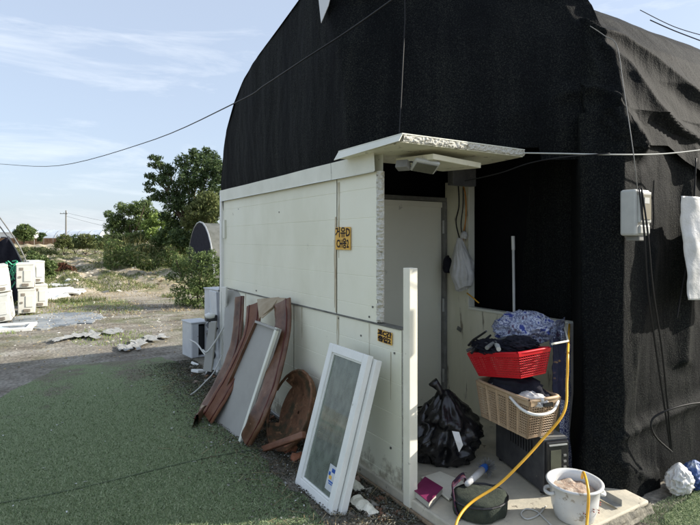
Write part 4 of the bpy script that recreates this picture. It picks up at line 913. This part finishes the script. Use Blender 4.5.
# ------------------------------------------------------------------ hanging bag, cables, broom pole
b = MB(); hc = ox(461, 262, 3.24)
def hb(u, v):
    q = u*2*math.pi; w_ = .018+.062*math.sin(min(v*1.15, 1)*math.pi*.62)**1.2*(1-.45*max(0, v-.75)*4); k = 1+.35*nz((math.cos(q)*1.6, math.sin(q)*1.6, v*3))+.25*(1-2*abs(nz((math.cos(q)*4, math.sin(q)*4, v*2))))
    return Vector((hc.x+math.cos(q)*w_*k-.01*v, hc.y+math.sin(q)*w_*1.05*k-.06*(v-.3), hc.z+.21-.44*v-.03*math.sin(q)*v))
b.grid(hb, 60, 60); o = b.build('white_plastic_bag', 'wbag', smooth=True); tag(o, 'white plastic bag hanging on the jamb beside the porch door', 'plastic bag')
o = crumple(ox(464, 236, 3.24), .03, .03, .035, 'x', 'wbag', 4, 30, .4).build('bag_knot', 'wbag', o, smooth=True)
o = crumple(ox(447.5, 266, 3.22), .035, .045, .085, 'x', 'tent', 9, 36, .2).build('dark_pouch', 'tent', smooth=True); tag(o, 'dark pouch hanging between the door and the white plastic bag', 'pouch')
for pp, r, m, lab in (([(458, 180), (459, 205), (456, 222), (460, 240)], .006, 'cable', 'left black cable above the hanging white bag'), ([(463, 178), (463, 205), (461, 225), (463, 243)], .005, 'cable', 'right black cable above the hanging white bag'),
                      ([(452, 172), (464, 188), (466, 215), (463, 240), (466, 262)], .006, 'orange', 'orange cable coming down the jamb behind the white bag')):
    wire('jamb_cable', [ox(x, y, 3.30) for x, y in pp], r, m, lab, 'cable', 20)
wire('orange_cord_end', [ox(467, 293, 3.31), ox(472, 297, 3.30), ox(479, 303, 3.32)], .006, 'yellow', 'short orange cord end below the hanging bag at the top of the low wall', 'cord', 10)
bp = thing('broom_pole', 'upright white broom pole with a grey grip behind the low wall', 'pole', (3.43, 2.98, .08))
p0, p1, pm = ox(515.5, 420, 3.44), ox(513, 236, 3.44), ox(513.3, 250, 3.44); p0.z = .08
b = MB(); b.tube([p0, pm], .011, 10); b.build('shaft', 'pvc', bp, smooth=True); b = MB(); b.tube([pm, p1], .015, 10); b.build('grip', 'pvc', bp, bevel=.003)
b = MB(); b.box(p0+Vector((0, 0, .03)), (.05, .2, .05)); b.build('head', 'grey', bp, bevel=.01)
# ------------------------------------------------------------------ litter along the wall and on the yard
def chips(name, C, size, m, label, cat, flat=.75):
    n = len(C); V, Fq = leaves_at(C, size, .8, flat); return stuff(np_mesh(name, V, Fq, m), label, cat)
n = 34000; y = rng.uniform(2.3, 7.0, n); x = 1.9-np.abs(rng.normal(0, .30, n)); x = np.clip(x, .4, 1.92)
chips('litter', np.stack([x, y, .015+.02*rng.random(n)], 1), .0085, 'litter', 'dark leaf litter and bits along the foot of the white wall', 'litter')
n = 420; y = rng.uniform(2.4, 6.5, n); x = 1.85-np.abs(rng.normal(0, .3, n))
chips('pale_scraps', np.stack([x, y, .02+.01*rng.random(n)], 1), .010, 'pale_litter', 'small pale scraps scattered along the foot of the white wall', 'litter')
n = 70; chips('pale_scraps', np.stack([rng.uniform(-.6, 1.5, n), rng.uniform(3, 7.3, n), np.full(n, .02)], 1), .013, 'pale_litter', 'a few pale scraps scattered over the green turf', 'litter', .9)
b = MB()
for i in range(260):
    y = random.uniform(2.4, 6.6); x = 1.88-abs(random.gauss(0, .13)); s = random.uniform(.015, .05)
    b.box((x, y, s*.35), (s, s*random.uniform(.6, 1.5), s*.6), rot=(random.uniform(-30, 30), random.uniform(-30, 30), random.uniform(0, 180)))
stuff(b.build('rubble', mat('rubble mix', [(.08, .06, .045), (.25, .12, .07), (.30, .28, .24), (.13, .11, .09)], island=True, rough=.95)), 'small broken stones and clay bits at the foot of the wall', 'rubble')
b = MB()
for i in range(500):
    y = random.uniform(2.3, 6.6); x = 1.87-abs(random.gauss(0, .3)); a = random.uniform(0, 3.14); l_ = random.uniform(.03, .12); p = Vector((x, y, .02))
    b.tube([p, p+Vector((math.cos(a)*l_, math.sin(a)*l_, random.uniform(0, .02)))], .0018, 3, cap=False)
stuff(b.build('twigs', 'straw'), 'thin dry twigs scattered along the wall', 'twigs')
# ------------------------------------------------------------------ outdoor units left
def unit_proto(label):
    t = thing('air_conditioner_unit', label, 'outdoor unit', (0, 0, 0), 'old outdoor units stacked at the left')
    W_, Dp, H_ = .32, .80, .54
    MB().bb(-W_/2, W_/2, -Dp/2, Dp/2, .03, H_).build('body', 'acbody', t, bevel=.012)
    MB().bb(-W_/2-.006, W_/2+.006, -Dp/2-.006, Dp/2+.006, H_-.03, H_+.008).build('lid', 'acbody', t, bevel=.006)
    MB().bb(-.02, .12, -Dp/2-.014, -Dp/2-.002, .16, .40).build('valve_cover', 'acbody', t, bevel=.006)
    MB().bb(-.10, -.03, -Dp/2-.006, -Dp/2-.001, .40, .46).build('handle_recess', 'acdark', t)
    MB().bb(-.11, -.07, -Dp/2-.012, -Dp/2-.001, .24, .28).build('handle_recess', 'acdark', t)
    MB().bb(-.06, .07, -Dp/2-.02, -Dp/2-.001, .06, .12).build('pipe_valve', 'acdark', t, bevel=.01)
    g = MB()
    g.lathe([(.21, -.004), (.225, .0), (.225, .012), (.20, .014), (.20, .004)], 32, Matrix.Translation((W_/2+.004, -.10, .28)) @ Matrix.Rotation(R(90), 4, 'Y'))
    for k in range(9):
        r = .02+.021*k; g.tube([Vector((W_/2+.01, -.10+r*math.cos(a/20*2*math.pi), .28+r*math.sin(a/20*2*math.pi))) for a in range(21)], .0025, 4, cap=False)
    g.build('fan_grille', 'acbody', t)
    g = MB(); g.lathe([(.001, 0), (.20, 0)], 32, Matrix.Translation((W_/2+.002, -.10, .28)) @ Matrix.Rotation(R(90), 4, 'Y')); g.build('fan_opening', 'black', t)
    for k in range(9): MB().bb(-W_/2-.004, -W_/2+.002, -Dp/2+.05, Dp/2-.05, .08+.045*k, .095+.045*k).build('louvre', 'acdark', t)
    for s in (-1, 1): MB().bb(-W_/2, W_/2, s*.25-.03, s*.25+.03, 0, .03).build('foot', 'acdark', t)
    return t
def dup(t, loc, rot, label):
    r = t.copy(); sc.collection.objects.link(r); r.location = loc; r.rotation_euler = rot; r['label'] = label
    for ch in t.children:
        c = ch.copy(); sc.collection.objects.link(c); c.parent = r
    return r
up = unit_proto('upper cream unit of the right stack, its side panel facing the yard')
b0 = oz(25, 316, 0)
def at_px(px, d): p = D(px, 240, d); return p.x, p.y
x_, y_ = at_px(26, 11.6)
up.location = (x_, y_, .55); up.rotation_euler = (0, 0, R(-3))
for (px, d, z, rx, ry, rz, lab) in ((26.5, 11.62, 0, 0, 0, 0, 'lower cream unit of the right stack on the ground'),
        (38, 12.7, 0, 0, 0, 4, 'cream unit on the ground just behind the right stack'), (34, 12.9, .55, 0, 0, 8, 'cream unit behind and above, at the back of the right stack'),
        (4, 10.3, .02, 0, -7, -4, 'lower tilted unit of the left stack at the picture edge'), (0, 10.5, .56, 0, -7, 6, 'upper tilted unit of the left stack at the picture edge'), (-10, 11.2, .0, 0, -2, 10, 'outer lower unit of the left stack, cut by the picture edge')):
    x_, y_ = at_px(px, d); dup(up, (x_, y_, z), (R(rx), R(ry), R(rz)), lab)
# black tent cloth, arched poles, green cord
b = MB(); A = [D(-14, 262, 12.8), D(10, 224, 12.8), D(30, 262, 13.0)]
def tent(u, v):
    px = -14+38*u; py0 = 236+abs(px-9)*1.9 if px > 9 else 236+abs(px-9)*.6
    p = D(px, py0+(322-py0)*v, 13.0); return p+Vector((.0, .35*v+.12*nz((u*5, v*4, 1)), 0))
b.grid(tent, 30, 20); o = b.build('black_sheet', 'tent', smooth=True, solid=.02); tag(o, 'black cloth sheet draped over a frame behind the stacked units', 'cover')
for i, (pp, lab) in enumerate((([(-8, 216), (4, 232), (14, 246), (22, 262)], 'left curved metal pole over the black sheet'), ([(-8, 207), (6, 226), (18, 244), (27, 263)], 'right curved metal pole over the black sheet'))):
    wire('bent_pole', [D(x, y, 12.4) for x, y in pp], .014, 'grey', lab, 'pole', 16, 'bent poles')
b = MB()
for i in range(26):
    p = D(random.uniform(7, 19), random.uniform(262, 286 if i % 3 == 0 else 274), 11.9+random.uniform(-.1, .1)); q = p+Vector((random.uniform(-.14, .14), .05, random.uniform(-.25, .12)))
    b.tube(spline([p, (p+q)/2+Vector((random.uniform(-.08, .08), 0, .06)), q], 6), .014, 4, cap=False)
o = b.build('green_netting', 'green_cord'); tag(o, 'tangle of green netting between the two stacks of units', 'netting')
# white sheets on the ground
for i, (px, py, sx, sy, rz, lab) in enumerate(((46, 297, 1.0, .8, 10, 'nearest white foam sheet lying right of the units'), (56, 291, 1.3, .9, 40, 'white broken foam sheet in the middle of the pile'), (66, 293, .9, .7, -20, 'right hand white foam sheet of the pile'), (60, 286, .7, .9, 70, 'far white foam sheet of the pile'), (72, 284, .35, .3, 15, 'small white foam block standing on the pile'))):
    c = oz(px, py, .06); b = MB(); E = Matrix.Translation(c) @ Matrix.Rotation(R(rz), 4, 'Z')
    b.grid(lambda u, v: E @ Vector(((u-.5)*sx+.08*nz((u*4, v*4, i)), (v-.5)*sy+.08*nz((v*4, u*4, i+5)), .09*nz((u*2.5, v*2.5, i))+(.12 if i == 4 else .02))), 9, 9)
    o = b.build('foam_sheet', 'pvc', solid=.05); tag(o, lab, 'foam sheet', 'white foam sheets')
for i, (pl, lab) in enumerate((([(52, 341), (75, 336), (98, 334), (122, 330)], 'left pale crumpled film strip lying across the bare soil'), ([(118, 349), (133, 346), (148, 339), (166, 336)], 'right pale crumpled film strip lying across the bare soil'))):
    P_ = spline([oz(x, y, .03) for x, y in pl], 30); b = MB()
    b.grid(lambda u, v: P_[int(round(u*30))]+Vector((.12*nz((u*20, v*4, i+3)), (v-.5)*(.40+1.0*nz((u*9, i, 1))), .012+.012*nz((u*26, v*5, i)))), 30, 6)
    o = b.build('film_strip', mat('old film %d' % i, [(.25, .25, .23), (.40, .40, .38)], 9, .7)); tag(o, lab, 'film')
ws = thing('flat_white_frame', 'white window frame lying flat at the left edge of the yard', 'window frame', oz(5, 328, 0))
T = Matrix.Translation(oz(2, 328, .03)) @ Matrix.Rotation(R(-8), 4, 'Z')
b = MB()
for c, s in (((0, -.32, 0), (1.0, .10, .06)), ((0, .32, 0), (1.0, .10, .06)), ((-.45, 0, 0), (.1, .54, .06)), ((.45, 0, 0), (.1, .54, .06))): b.box(c, s, T)
b.build('frame', 'pvc', ws, bevel=.006); MB().box((0, 0, -.01), (.8, .54, .01), T).build('pane', 'farblue', ws)
b = MB(); b.prism([(.45+.95*math.cos(a)*(1+.35*nz((math.cos(a)*2, math.sin(a)*2, 1))+.2*nz((math.cos(a)*7, math.sin(a)*7, 1))), 12.0+1.0*math.sin(a)*(1+.4*nz((math.cos(a)*3, math.sin(a)*3, 4)))) for a in [k/60*2*math.pi for k in range(60)]], -.02, .026)
pud = struct(b.build('wet_patch', mat('wet concrete', [(.10, .12, .14), (.24, .26, .27), (.34, .34, .32)], 1.6, .5, .3, 30)))
n = 420; chips('scrap_litter', np.stack([rng.uniform(-2.5, 2.6, n), rng.uniform(8.6, 15, n), np.full(n, .035)], 1), .020, 'pale_litter', 'small pale scraps scattered over the bare track beyond the turf', 'litter', .88)
# ------------------------------------------------------------------ plants
def clump_tree(name, label, cat, base, clumps, n, size, leafm, trunk_h=None, group=None, trunk_r=.08, lean=0, crown='crown'):
    """clumps: list of (centre offset, radii)"""
    t = thing(name, label, cat, base, group); base = Vector(base)
    vol = np.array([r[0]*r[1]*r[2] for c, r in clumps])**.75; vol /= vol.sum(); Cs = []
    for (c, r), f in zip(clumps, vol):
        k = max(int(n*f), 10); d = rng.normal(size=(k, 3)); d /= np.linalg.norm(d, axis=1)[:, None]; rad = (.25+.75*rng.random(k)**.55+.28*(rng.random(k) > .86)*rng.random(k))[:, None]
        p = d*rad*np.array(r)+np.array(c)
        w_ = np.array([noise.noise(Vector(q)*(2.3/max(r))) for q in p]); w2 = np.array([noise.noise(Vector(q)*(6.5/max(r))) for q in p]); p = p[(w_ > -.06) & (w2 > -.16)]; Cs.append(p)
    C = np.concatenate(Cs); V, Fq = leaves_at(C, size, .55)
    np_mesh(crown, V, Fq, leafm, t)
    b = MB(); th = trunk_h or .5
    top = base+Vector((lean, 0, th)); b.tube([base+Vector((0, 0, -.1)), base.lerp(top, .5)+Vector((.03, .02, 0)), top], [trunk_r, trunk_r*.8, trunk_r*.6], 8)
    for c, r in clumps[:14]:
        e = base+Vector(c); m_ = top.lerp(e, .5)+Vector((random.uniform(-.1, .1), random.uniform(-.1, .1), -.08)); b.tube([top, m_, e], [trunk_r*.5, trunk_r*.3, trunk_r*.12], 5)
        for k in range(3): f = e+Vector((random.uniform(-1, 1)*r[0], random.uniform(-1, 1)*r[1], random.uniform(-.3, .9)*r[2])); b.tube([m_.lerp(e, .6), f], [trunk_r*.15, trunk_r*.05], 4, cap=False)
    b.build('trunk', 'bark', t, smooth=True); return t
def px_clumps(base, L_, d, dd=1.0):
    s = d/F; out = []
    for px, py, rx, rz in L_:
        c = D(px, py, d+random.uniform(-dd, dd))-Vector(base); out.append((tuple(c), (rx*s, rx*s*1.0, rz*s)))
    return out
d = 27; base = D(192, 244+5, d); base.z = -.05
tall = [(205, 168, 13, 12), (190, 178, 14, 11), (212, 188, 12, 14), (176, 190, 11, 9), (162, 181, 10, 5), (157, 165, 9, 4), (168, 170, 9, 6), (184, 162, 9, 8), (198, 158, 9, 7), (212, 160, 10, 9), (160, 196, 9, 6), (172, 204, 10, 8), (190, 200, 14, 12), (208, 205, 14, 12), (180, 218, 12, 12), (200, 222, 16, 14), (150, 190, 6, 3), (151, 176, 6, 3), (218, 172, 8, 14), (186, 234, 16, 9), (219, 215, 9, 20), (165, 216, 7, 6), (194, 152, 5, 4), (206, 151, 5, 4), (196, 240, 20, 8), (180, 243, 10, 7), (155, 158, 7, 3), (148, 184, 5, 3), (153, 198, 6, 3), (166, 176, 8, 4)]
clump_tree('tall_tree', 'tall dark green tree with drooping left branches behind the wall end', 'tree', base, px_clumps(base, tall, d, 1.0), 52000, .10, 'leaf_dark', 2.2, trunk_r=.16)
d = 25; base = D(208, 250, d); base.z = -.05
clump_tree('olive_tree', 'lighter olive green bushy tree in front of the tall tree by the wall', 'tree', base, px_clumps(base, [(208, 200, 13, 9), (196, 210, 12, 9), (214, 212, 10, 10), (202, 222, 13, 8), (188, 222, 8, 8)], d, .4), 12000, .085, 'leaf_olive', 1.2, trunk_r=.1)
d = 34; base = D(130, 245, d); base.z = -.05
clump_tree('round_tree', 'round mid green tree at the field edge left of the tall tree', 'tree', base, px_clumps(base, [(128, 210, 10, 6), (136, 206, 7, 5), (121, 207, 6, 5), (109, 214, 5, 4), (146, 203, 6, 5), (116, 219, 9, 7), (112, 228, 8, 8), (140, 210, 9, 7), (128, 226, 14, 8), (150, 214, 8, 8), (140, 222, 12, 8), (122, 236, 12, 5)], d, .8), 22000, .10, 'leaf_mid', 1.4, trunk_r=.12)
d = 30; base = D(158, 246, d); base.z = -.05
clump_tree('bright_tree', 'bright yellow green young tree between the round and tall trees', 'tree', base, px_clumps(base, [(160, 220, 11, 8), (150, 226, 9, 7), (168, 226, 8, 8), (158, 234, 12, 7)], d, .5), 10000, .09, 'leaf_bright', 1.0, trunk_r=.08)
d = 70; base = D(24, 246, d); base.z = 0
clump_tree('distant_tree', 'small bushy tree by the pale far roofs at the left', 'tree', base, px_clumps(base, [(24, 229, 7, 5), (19, 233, 6, 4), (31, 233, 6, 5), (25, 237, 9, 4)], d, .8), 5000, .22, 'leaf_mid', 1.6, trunk_r=.15)
d = 72; base = D(42, 246, d); base.z = 0
clump_tree('palm_like_shrub', 'tiny dark shrub right of the small far tree', 'shrub', base, px_clumps(base, [(42, 235, 3.5, 2.5), (40, 239, 2.5, 3)], d, .3), 900, .2, 'leaf_dark', 1.0, trunk_r=.08)
hed = []
for i in range(5):
    px = 64+i*11+random.uniform(-2, 2); d = 40+random.uniform(-2, 2); base = D(px, 252, d); base.z = 0
    L_ = [(px, 240-random.uniform(0, 3), 7, 5), (px-4, 245, 6, 4), (px+5, 245, 6, 4)]
    clump_tree('row_bush', ['leftmost dark bush of the row along the field edge', 'second dark bush of the field edge row, right of the utility pole', 'middle dark bush of the row along the field edge', 'fourth dark bush of the row, nearly under the round tree', 'rightmost dark bush of the row, under the round tree'][i], 'bush', base, px_clumps(base, L_, d, .4), 3800, .11, 'leaf_dark' if i % 2 else 'leaf_olive', .5, 'dark bushes along the field edge', trunk_r=.05, crown='foliage')
for (px, d, L_, lf, lab) in ((172, 28, [(168, 236, 12, 9), (180, 240, 11, 9), (160, 242, 10, 7), (173, 226, 8, 6), (186, 247, 9, 6)], 'leaf_mid', 'shaggy green shrub filling the gap under the tall tree'),
        (140, 31, [(136, 238, 13, 6), (148, 236, 11, 7), (124, 241, 10, 5), (113, 240, 8, 6)], 'leaf_hedge', 'pale shaggy shrub at the foot of the round tree')):
    base = D(px, 260, d); base.z = 0
    clump_tree('shaggy_shrub', lab, 'shrub', base, px_clumps(base, L_, d, .7), 11000, .09, lf, .6, trunk_r=.06, crown='foliage')
# reed bank with yellow tops
n = 1500; px = rng.uniform(112, 178, n); dd = rng.uniform(27, 33, n); C = np.array([D(a, 240, c) for a, c in zip(px, dd)]); C[:, 2] = 0.0
hh = 1.15+.25*np.sin(px*.2); C = C[np.array([noise.noise(Vector(c)*.9) for c in C]) > -.02]; V, Fq = blades_at(C, 1.35, .04, .35); stuff(np_mesh('reeds', V, Fq, 'leaf_yellow', nper=3), 'bank of pale yellow topped reeds in front of the trees', 'reeds')
n = 26000; px = rng.uniform(104, 190, n); dd = rng.uniform(24.5, 30, n); C = np.array([D(a, 240, c) for a, c in zip(px, dd)]); C[:, 2] = rng.random(n)*np.array([1.05+1.5*noise.noise(Vector((c[0]*.7, c[1]*.7, 1))) for c in C])
C = C[np.array([noise.noise(Vector(c)*1.6) for c in C]) > -.15]; V, Fq = leaves_at(C, .10); stuff(np_mesh('undergrowth', V, Fq, 'leaf_hedge'), 'green leafy undergrowth at the foot of the reed bank', 'undergrowth')
# leafy bush at wall end
for (px, d, L_, n, m, lab) in ((197, 12.6, [(198, 262, 17, 9), (212, 266, 12, 12), (184, 268, 12, 10), (205, 280, 19, 13), (188, 290, 17, 14), (214, 292, 12, 14), (178, 262, 6, 5), (203, 256, 9, 5), (175, 256, 4, 4), (190, 251, 4, 4), (171, 276, 6, 5), (212, 252, 4, 4), (186, 303, 14, 7), (206, 305, 14, 7)], 13500, 'leaf_mid', 'leafy green bush growing just beyond the far end of the white wall'),
                               (65, 22.5, [(62, 268, 7, 6), (70, 271, 6, 6), (57, 273, 5, 5)], 3500, 'leaf_red', 'low dark reddish bush in the field right of the stacked units'),
                               (44, 20, [(42, 262, 9, 7), (36, 270, 8, 9), (50, 268, 7, 8), (46, 278, 9, 8), (33, 256, 6, 6)], 7000, 'leaf_mid', 'green weedy bush right behind the stacked units'),
                               (35, 34, [(30, 250, 8, 4), (42, 251, 8, 4), (20, 251, 8, 4), (52, 252, 7, 4)], 4500, 'leaf_olive', 'low spread of pale green bush in front of the brown boarding')):
    base = D(px, 260, d); base.z = -.03
    clump_tree('leafy_bush', lab, 'bush', base, px_clumps(base, L_, d, .35), n, .045 if d < 15 else .07, m, .35, trunk_r=.03, crown='foliage')
# grass and weeds
def field_pts(n, y0, y1, x0, x1, thr=-.05, sc_=.5):
    P = np.stack([rng.uniform(x0, x1, n), y0+(y1-y0)*rng.random(n)**1.3, np.zeros(n)], 1)
    k = np.array([noise.noise(Vector((p[0]*sc_, p[1]*sc_*.6, 3))) for p in P]) > thr; P = P[k]
    P[:, 2] = [gh(a, c) for a, c in P[:, :2]]; return P
P = field_pts(130000, 15, 62, -9, 13, -.03, .55); V, Fq = blades_at(P, .10, .013, .6); stuff(np_mesh('weeds', V, Fq, 'leaf_olive', nper=3), 'green weeds growing in patches over the ridged field', 'weeds')
P = field_pts(50000, 12.0, 55, -9, 13, -.1, .9); V, Fq = blades_at(P, .05, .010, .9); stuff(np_mesh('dry_grass', V, Fq, 'straw', nper=3), 'dry straw coloured grass over the field and path', 'dry grass')
P = field_pts(14000, 8.6, 15, -3, 5, .12, .8); V, Fq = blades_at(P, .045, .005, .6); stuff(np_mesh('yard_grass', V, Fq, 'leaf_bright', nper=3), 'short patchy bright grass on the bare soil beyond the turf', 'grass')
n = 1600; chips('soil_scraps', np.stack([rng.uniform(-2.5, 3.2, n), rng.uniform(7.5, 16, n), np.full(n, .03)], 1), .018, 'straw', 'bits of straw and debris on the bare soil beyond the turf', 'litter', .85)
n = 2600; Px = rng.uniform(-6, 11, n); Py = 17+30*rng.random(n); chips('mulch_film', np.stack([Px, Py, [gh(a, c)+.03 for a, c in zip(Px, Py)]], 1), .10, mat('mulch', [(.36, .32, .25), (.50, .47, .41), (.28, .24, .17)], island=True), 'torn pale mulch film along the ridges of the field', 'mulch film', .8)
# ------------------------------------------------------------------ far buildings, pole, boarding
bw = thing('brown_boarding', 'long low brown boarding along the far side of the field', 'fence', (-2, 80, 0))
for i in range(16):
    p = D(-50+i*9.4, 240, 82); q = D(-50+(i+1)*9.4-.35, 240, 82)
    MB().slab([(p.x, p.y, 0), (q.x, q.y, 0), (q.x, q.y, 1.9), (p.x, p.y, 1.9)], .06).build('board', 'earthwall', bw)
def tunnel_far(name, px, d, r, ln, rz, m, label, nhoop=8, zs=1.0, grp=None, skew=0):
    p = D(px, 240, d)+Vector((skew, 0, 0)); t = thing(name, label, 'greenhouse', (p.x, p.y, 0), grp); E = Matrix.Translation((p.x, p.y, 0)) @ Matrix.Rotation(R(rz), 4, 'Z')
    b = MB(); b.grid(lambda u, v: E @ Vector((-ln/2+ln*u, -r*math.cos(v*math.pi), zs*r*math.sin(v*math.pi)+.02*nz((u*30, v*5, 1)))), 40, 16); b.build('cover', m, t, smooth=True, fix=False)
    for s in (-1, 1):
        b = MB(); b.add([E @ Vector((s*ln/2, -r*math.cos(k/16*math.pi), zs*r*math.sin(k/16*math.pi))) for k in range(17)], [tuple(range(17))]); b.build('end_wall', m if m != 'netcover' else 'net', t)
    for k in range(nhoop+1):
        x = -ln/2+ln*k/nhoop; b = MB(); b.tube([E @ Vector((x, -(r+.03)*math.cos(v/14*math.pi), zs*(r+.03)*math.sin(v/14*math.pi))) for v in range(15)], .035 if r < 4 else .09, 5); b.build('hoop', 'metal', t)
    return t
M['greycover'] = mat('grey cover', [(.09, .095, .08), (.15, .155, .14)], 3, .6, .2)
st = tunnel_far('small_netted_tunnel', 200, 22, 1.9, 9, 0, 'greycover', 'small grey covered tunnel, its end coloured black for shade, behind the white wall', 9, 1.22, None, 4.5)
E = Matrix.Translation(st.location) @ Matrix.Rotation(R(0), 4, 'Z')
b = MB(); b.add([E @ Vector((-4.52, -1.9*math.cos(k/16*math.pi), 1.22*1.9*math.sin(k/16*math.pi))) for k in range(17)], [tuple(range(17))]); b.build('shaded_end', 'tent', st)  # black cap over the end wall puts its shade into the colour
tunnel_far('white_greenhouse', 52, 150, 5, 30, -30, 'farblue', 'bluish white arched greenhouse in the far middle left', 10, .9)
tunnel_far('white_greenhouse', 84, 170, 5, 26, -34, 'farwhite', 'white arched greenhouse farthest right, behind the row of dark bushes', 8, .8)
def far_house(px, d, wd, dp, h, label, rz=-28, m='farwhite', roof='farblue'):
    p = D(px, 240, d); t = thing('white_building', label, 'building', (p.x, p.y, 0)); E = Matrix.Translation((p.x, p.y, 0)) @ Matrix.Rotation(R(rz), 4, 'Z')
    MB().box((0, 0, h/2), (wd, dp, h), E).build('wall', m, t)
    b = MB(); b.add([E @ Vector(q) for q in ((-wd/2-.3, -dp/2-.3, h), (wd/2+.3, -dp/2-.3, h), (wd/2+.3, dp/2+.3, h), (-wd/2-.3, dp/2+.3, h), (-wd/2-.3, 0, h+.9), (wd/2+.3, 0, h+.9))], [(0, 1, 5, 4), (2, 3, 4, 5), (0, 4, 3), (1, 2, 5)]); b.build('roof', roof, t)
    for k in range(4): MB().box((-wd/2+wd*(k+.5)/4, -dp/2-.04, h*.55), (wd*.1, .06, h*.25), E).build('window', 'dmetal', t)
    return t
far_house(6, 140, 13, 8, 3.6, 'long white shed at the far left edge of the horizon'); far_house(36, 160, 10, 7, 3.9, 'white shed behind the small far tree'); far_house(100, 190, 12, 8, 3.6, 'white shed seen between the dark bushes and the round tree')
far_house(70, 210, 14, 8, 4.2, 'low bluish building behind the utility pole', m='farblue')
up_ = thing('utility_pole', 'thin concrete utility pole with a crossarm standing above the far bushes', 'utility pole', D(66, 240, 110)-Vector((0, 0, EYE)))
p = up_.location; b = MB(); b.tube([(p.x, p.y, 0), (p.x, p.y, 7.8)], [.2, .13], 8); b.build('pole', 'grey', up_)
b = MB(); b.box((p.x-.4, p.y+.2, 7.1), (1.6, .1, .12), rot=(0, 0, -32)); b.build('crossarm', 'grey', up_)
for s in (-1, 0, 1): b = MB(); b.lathe([(.001, 0), (.08, .02), (.05, .15), (.08, .2), (.001, .28)], 8, Matrix.Translation((p.x-.4+s*.55, p.y+.2-s*.34, 7.16))); b.build('insulator', 'farwhite', up_)
for i, dz in enumerate((7.3, 6.6)):
    wire('distant_line', [Vector((p.x, p.y, dz)), D(110, 222+i*5, 90), D(165, 226+i*4, 75)], .02, 'cable', ['upper faint line running right from the utility pole', 'lower faint line running right from the utility pole'][i], 'wire', 10, 'utility lines')
# far tree line
for i in range(7):
    px = -20+i*26+random.uniform(-5, 5); d = 230+random.uniform(-20, 30); base = D(px, 240, d); base.z = 0
    if i in (1, 3): continue
    clump_tree('horizon_tree', 'low dark tree mass on the horizon, number %d' % i if False else ['low dark tree on the horizon at the far left edge', '', 'low dark tree on the horizon right of the small far tree', '', 'low dark tree on the horizon behind the rightmost sheds', 'low dark tree on the horizon behind the round tree', 'low dark tree on the horizon behind the bright young tree'][i], 'tree', base, px_clumps(base, [(px, 237.5, 6, 2), (px+6, 238, 6, 1.5), (px-6, 238, 6, 1.6)], d, 2), 1500, .5, 'leaf_dark', 1.5, 'trees along the horizon', .2)
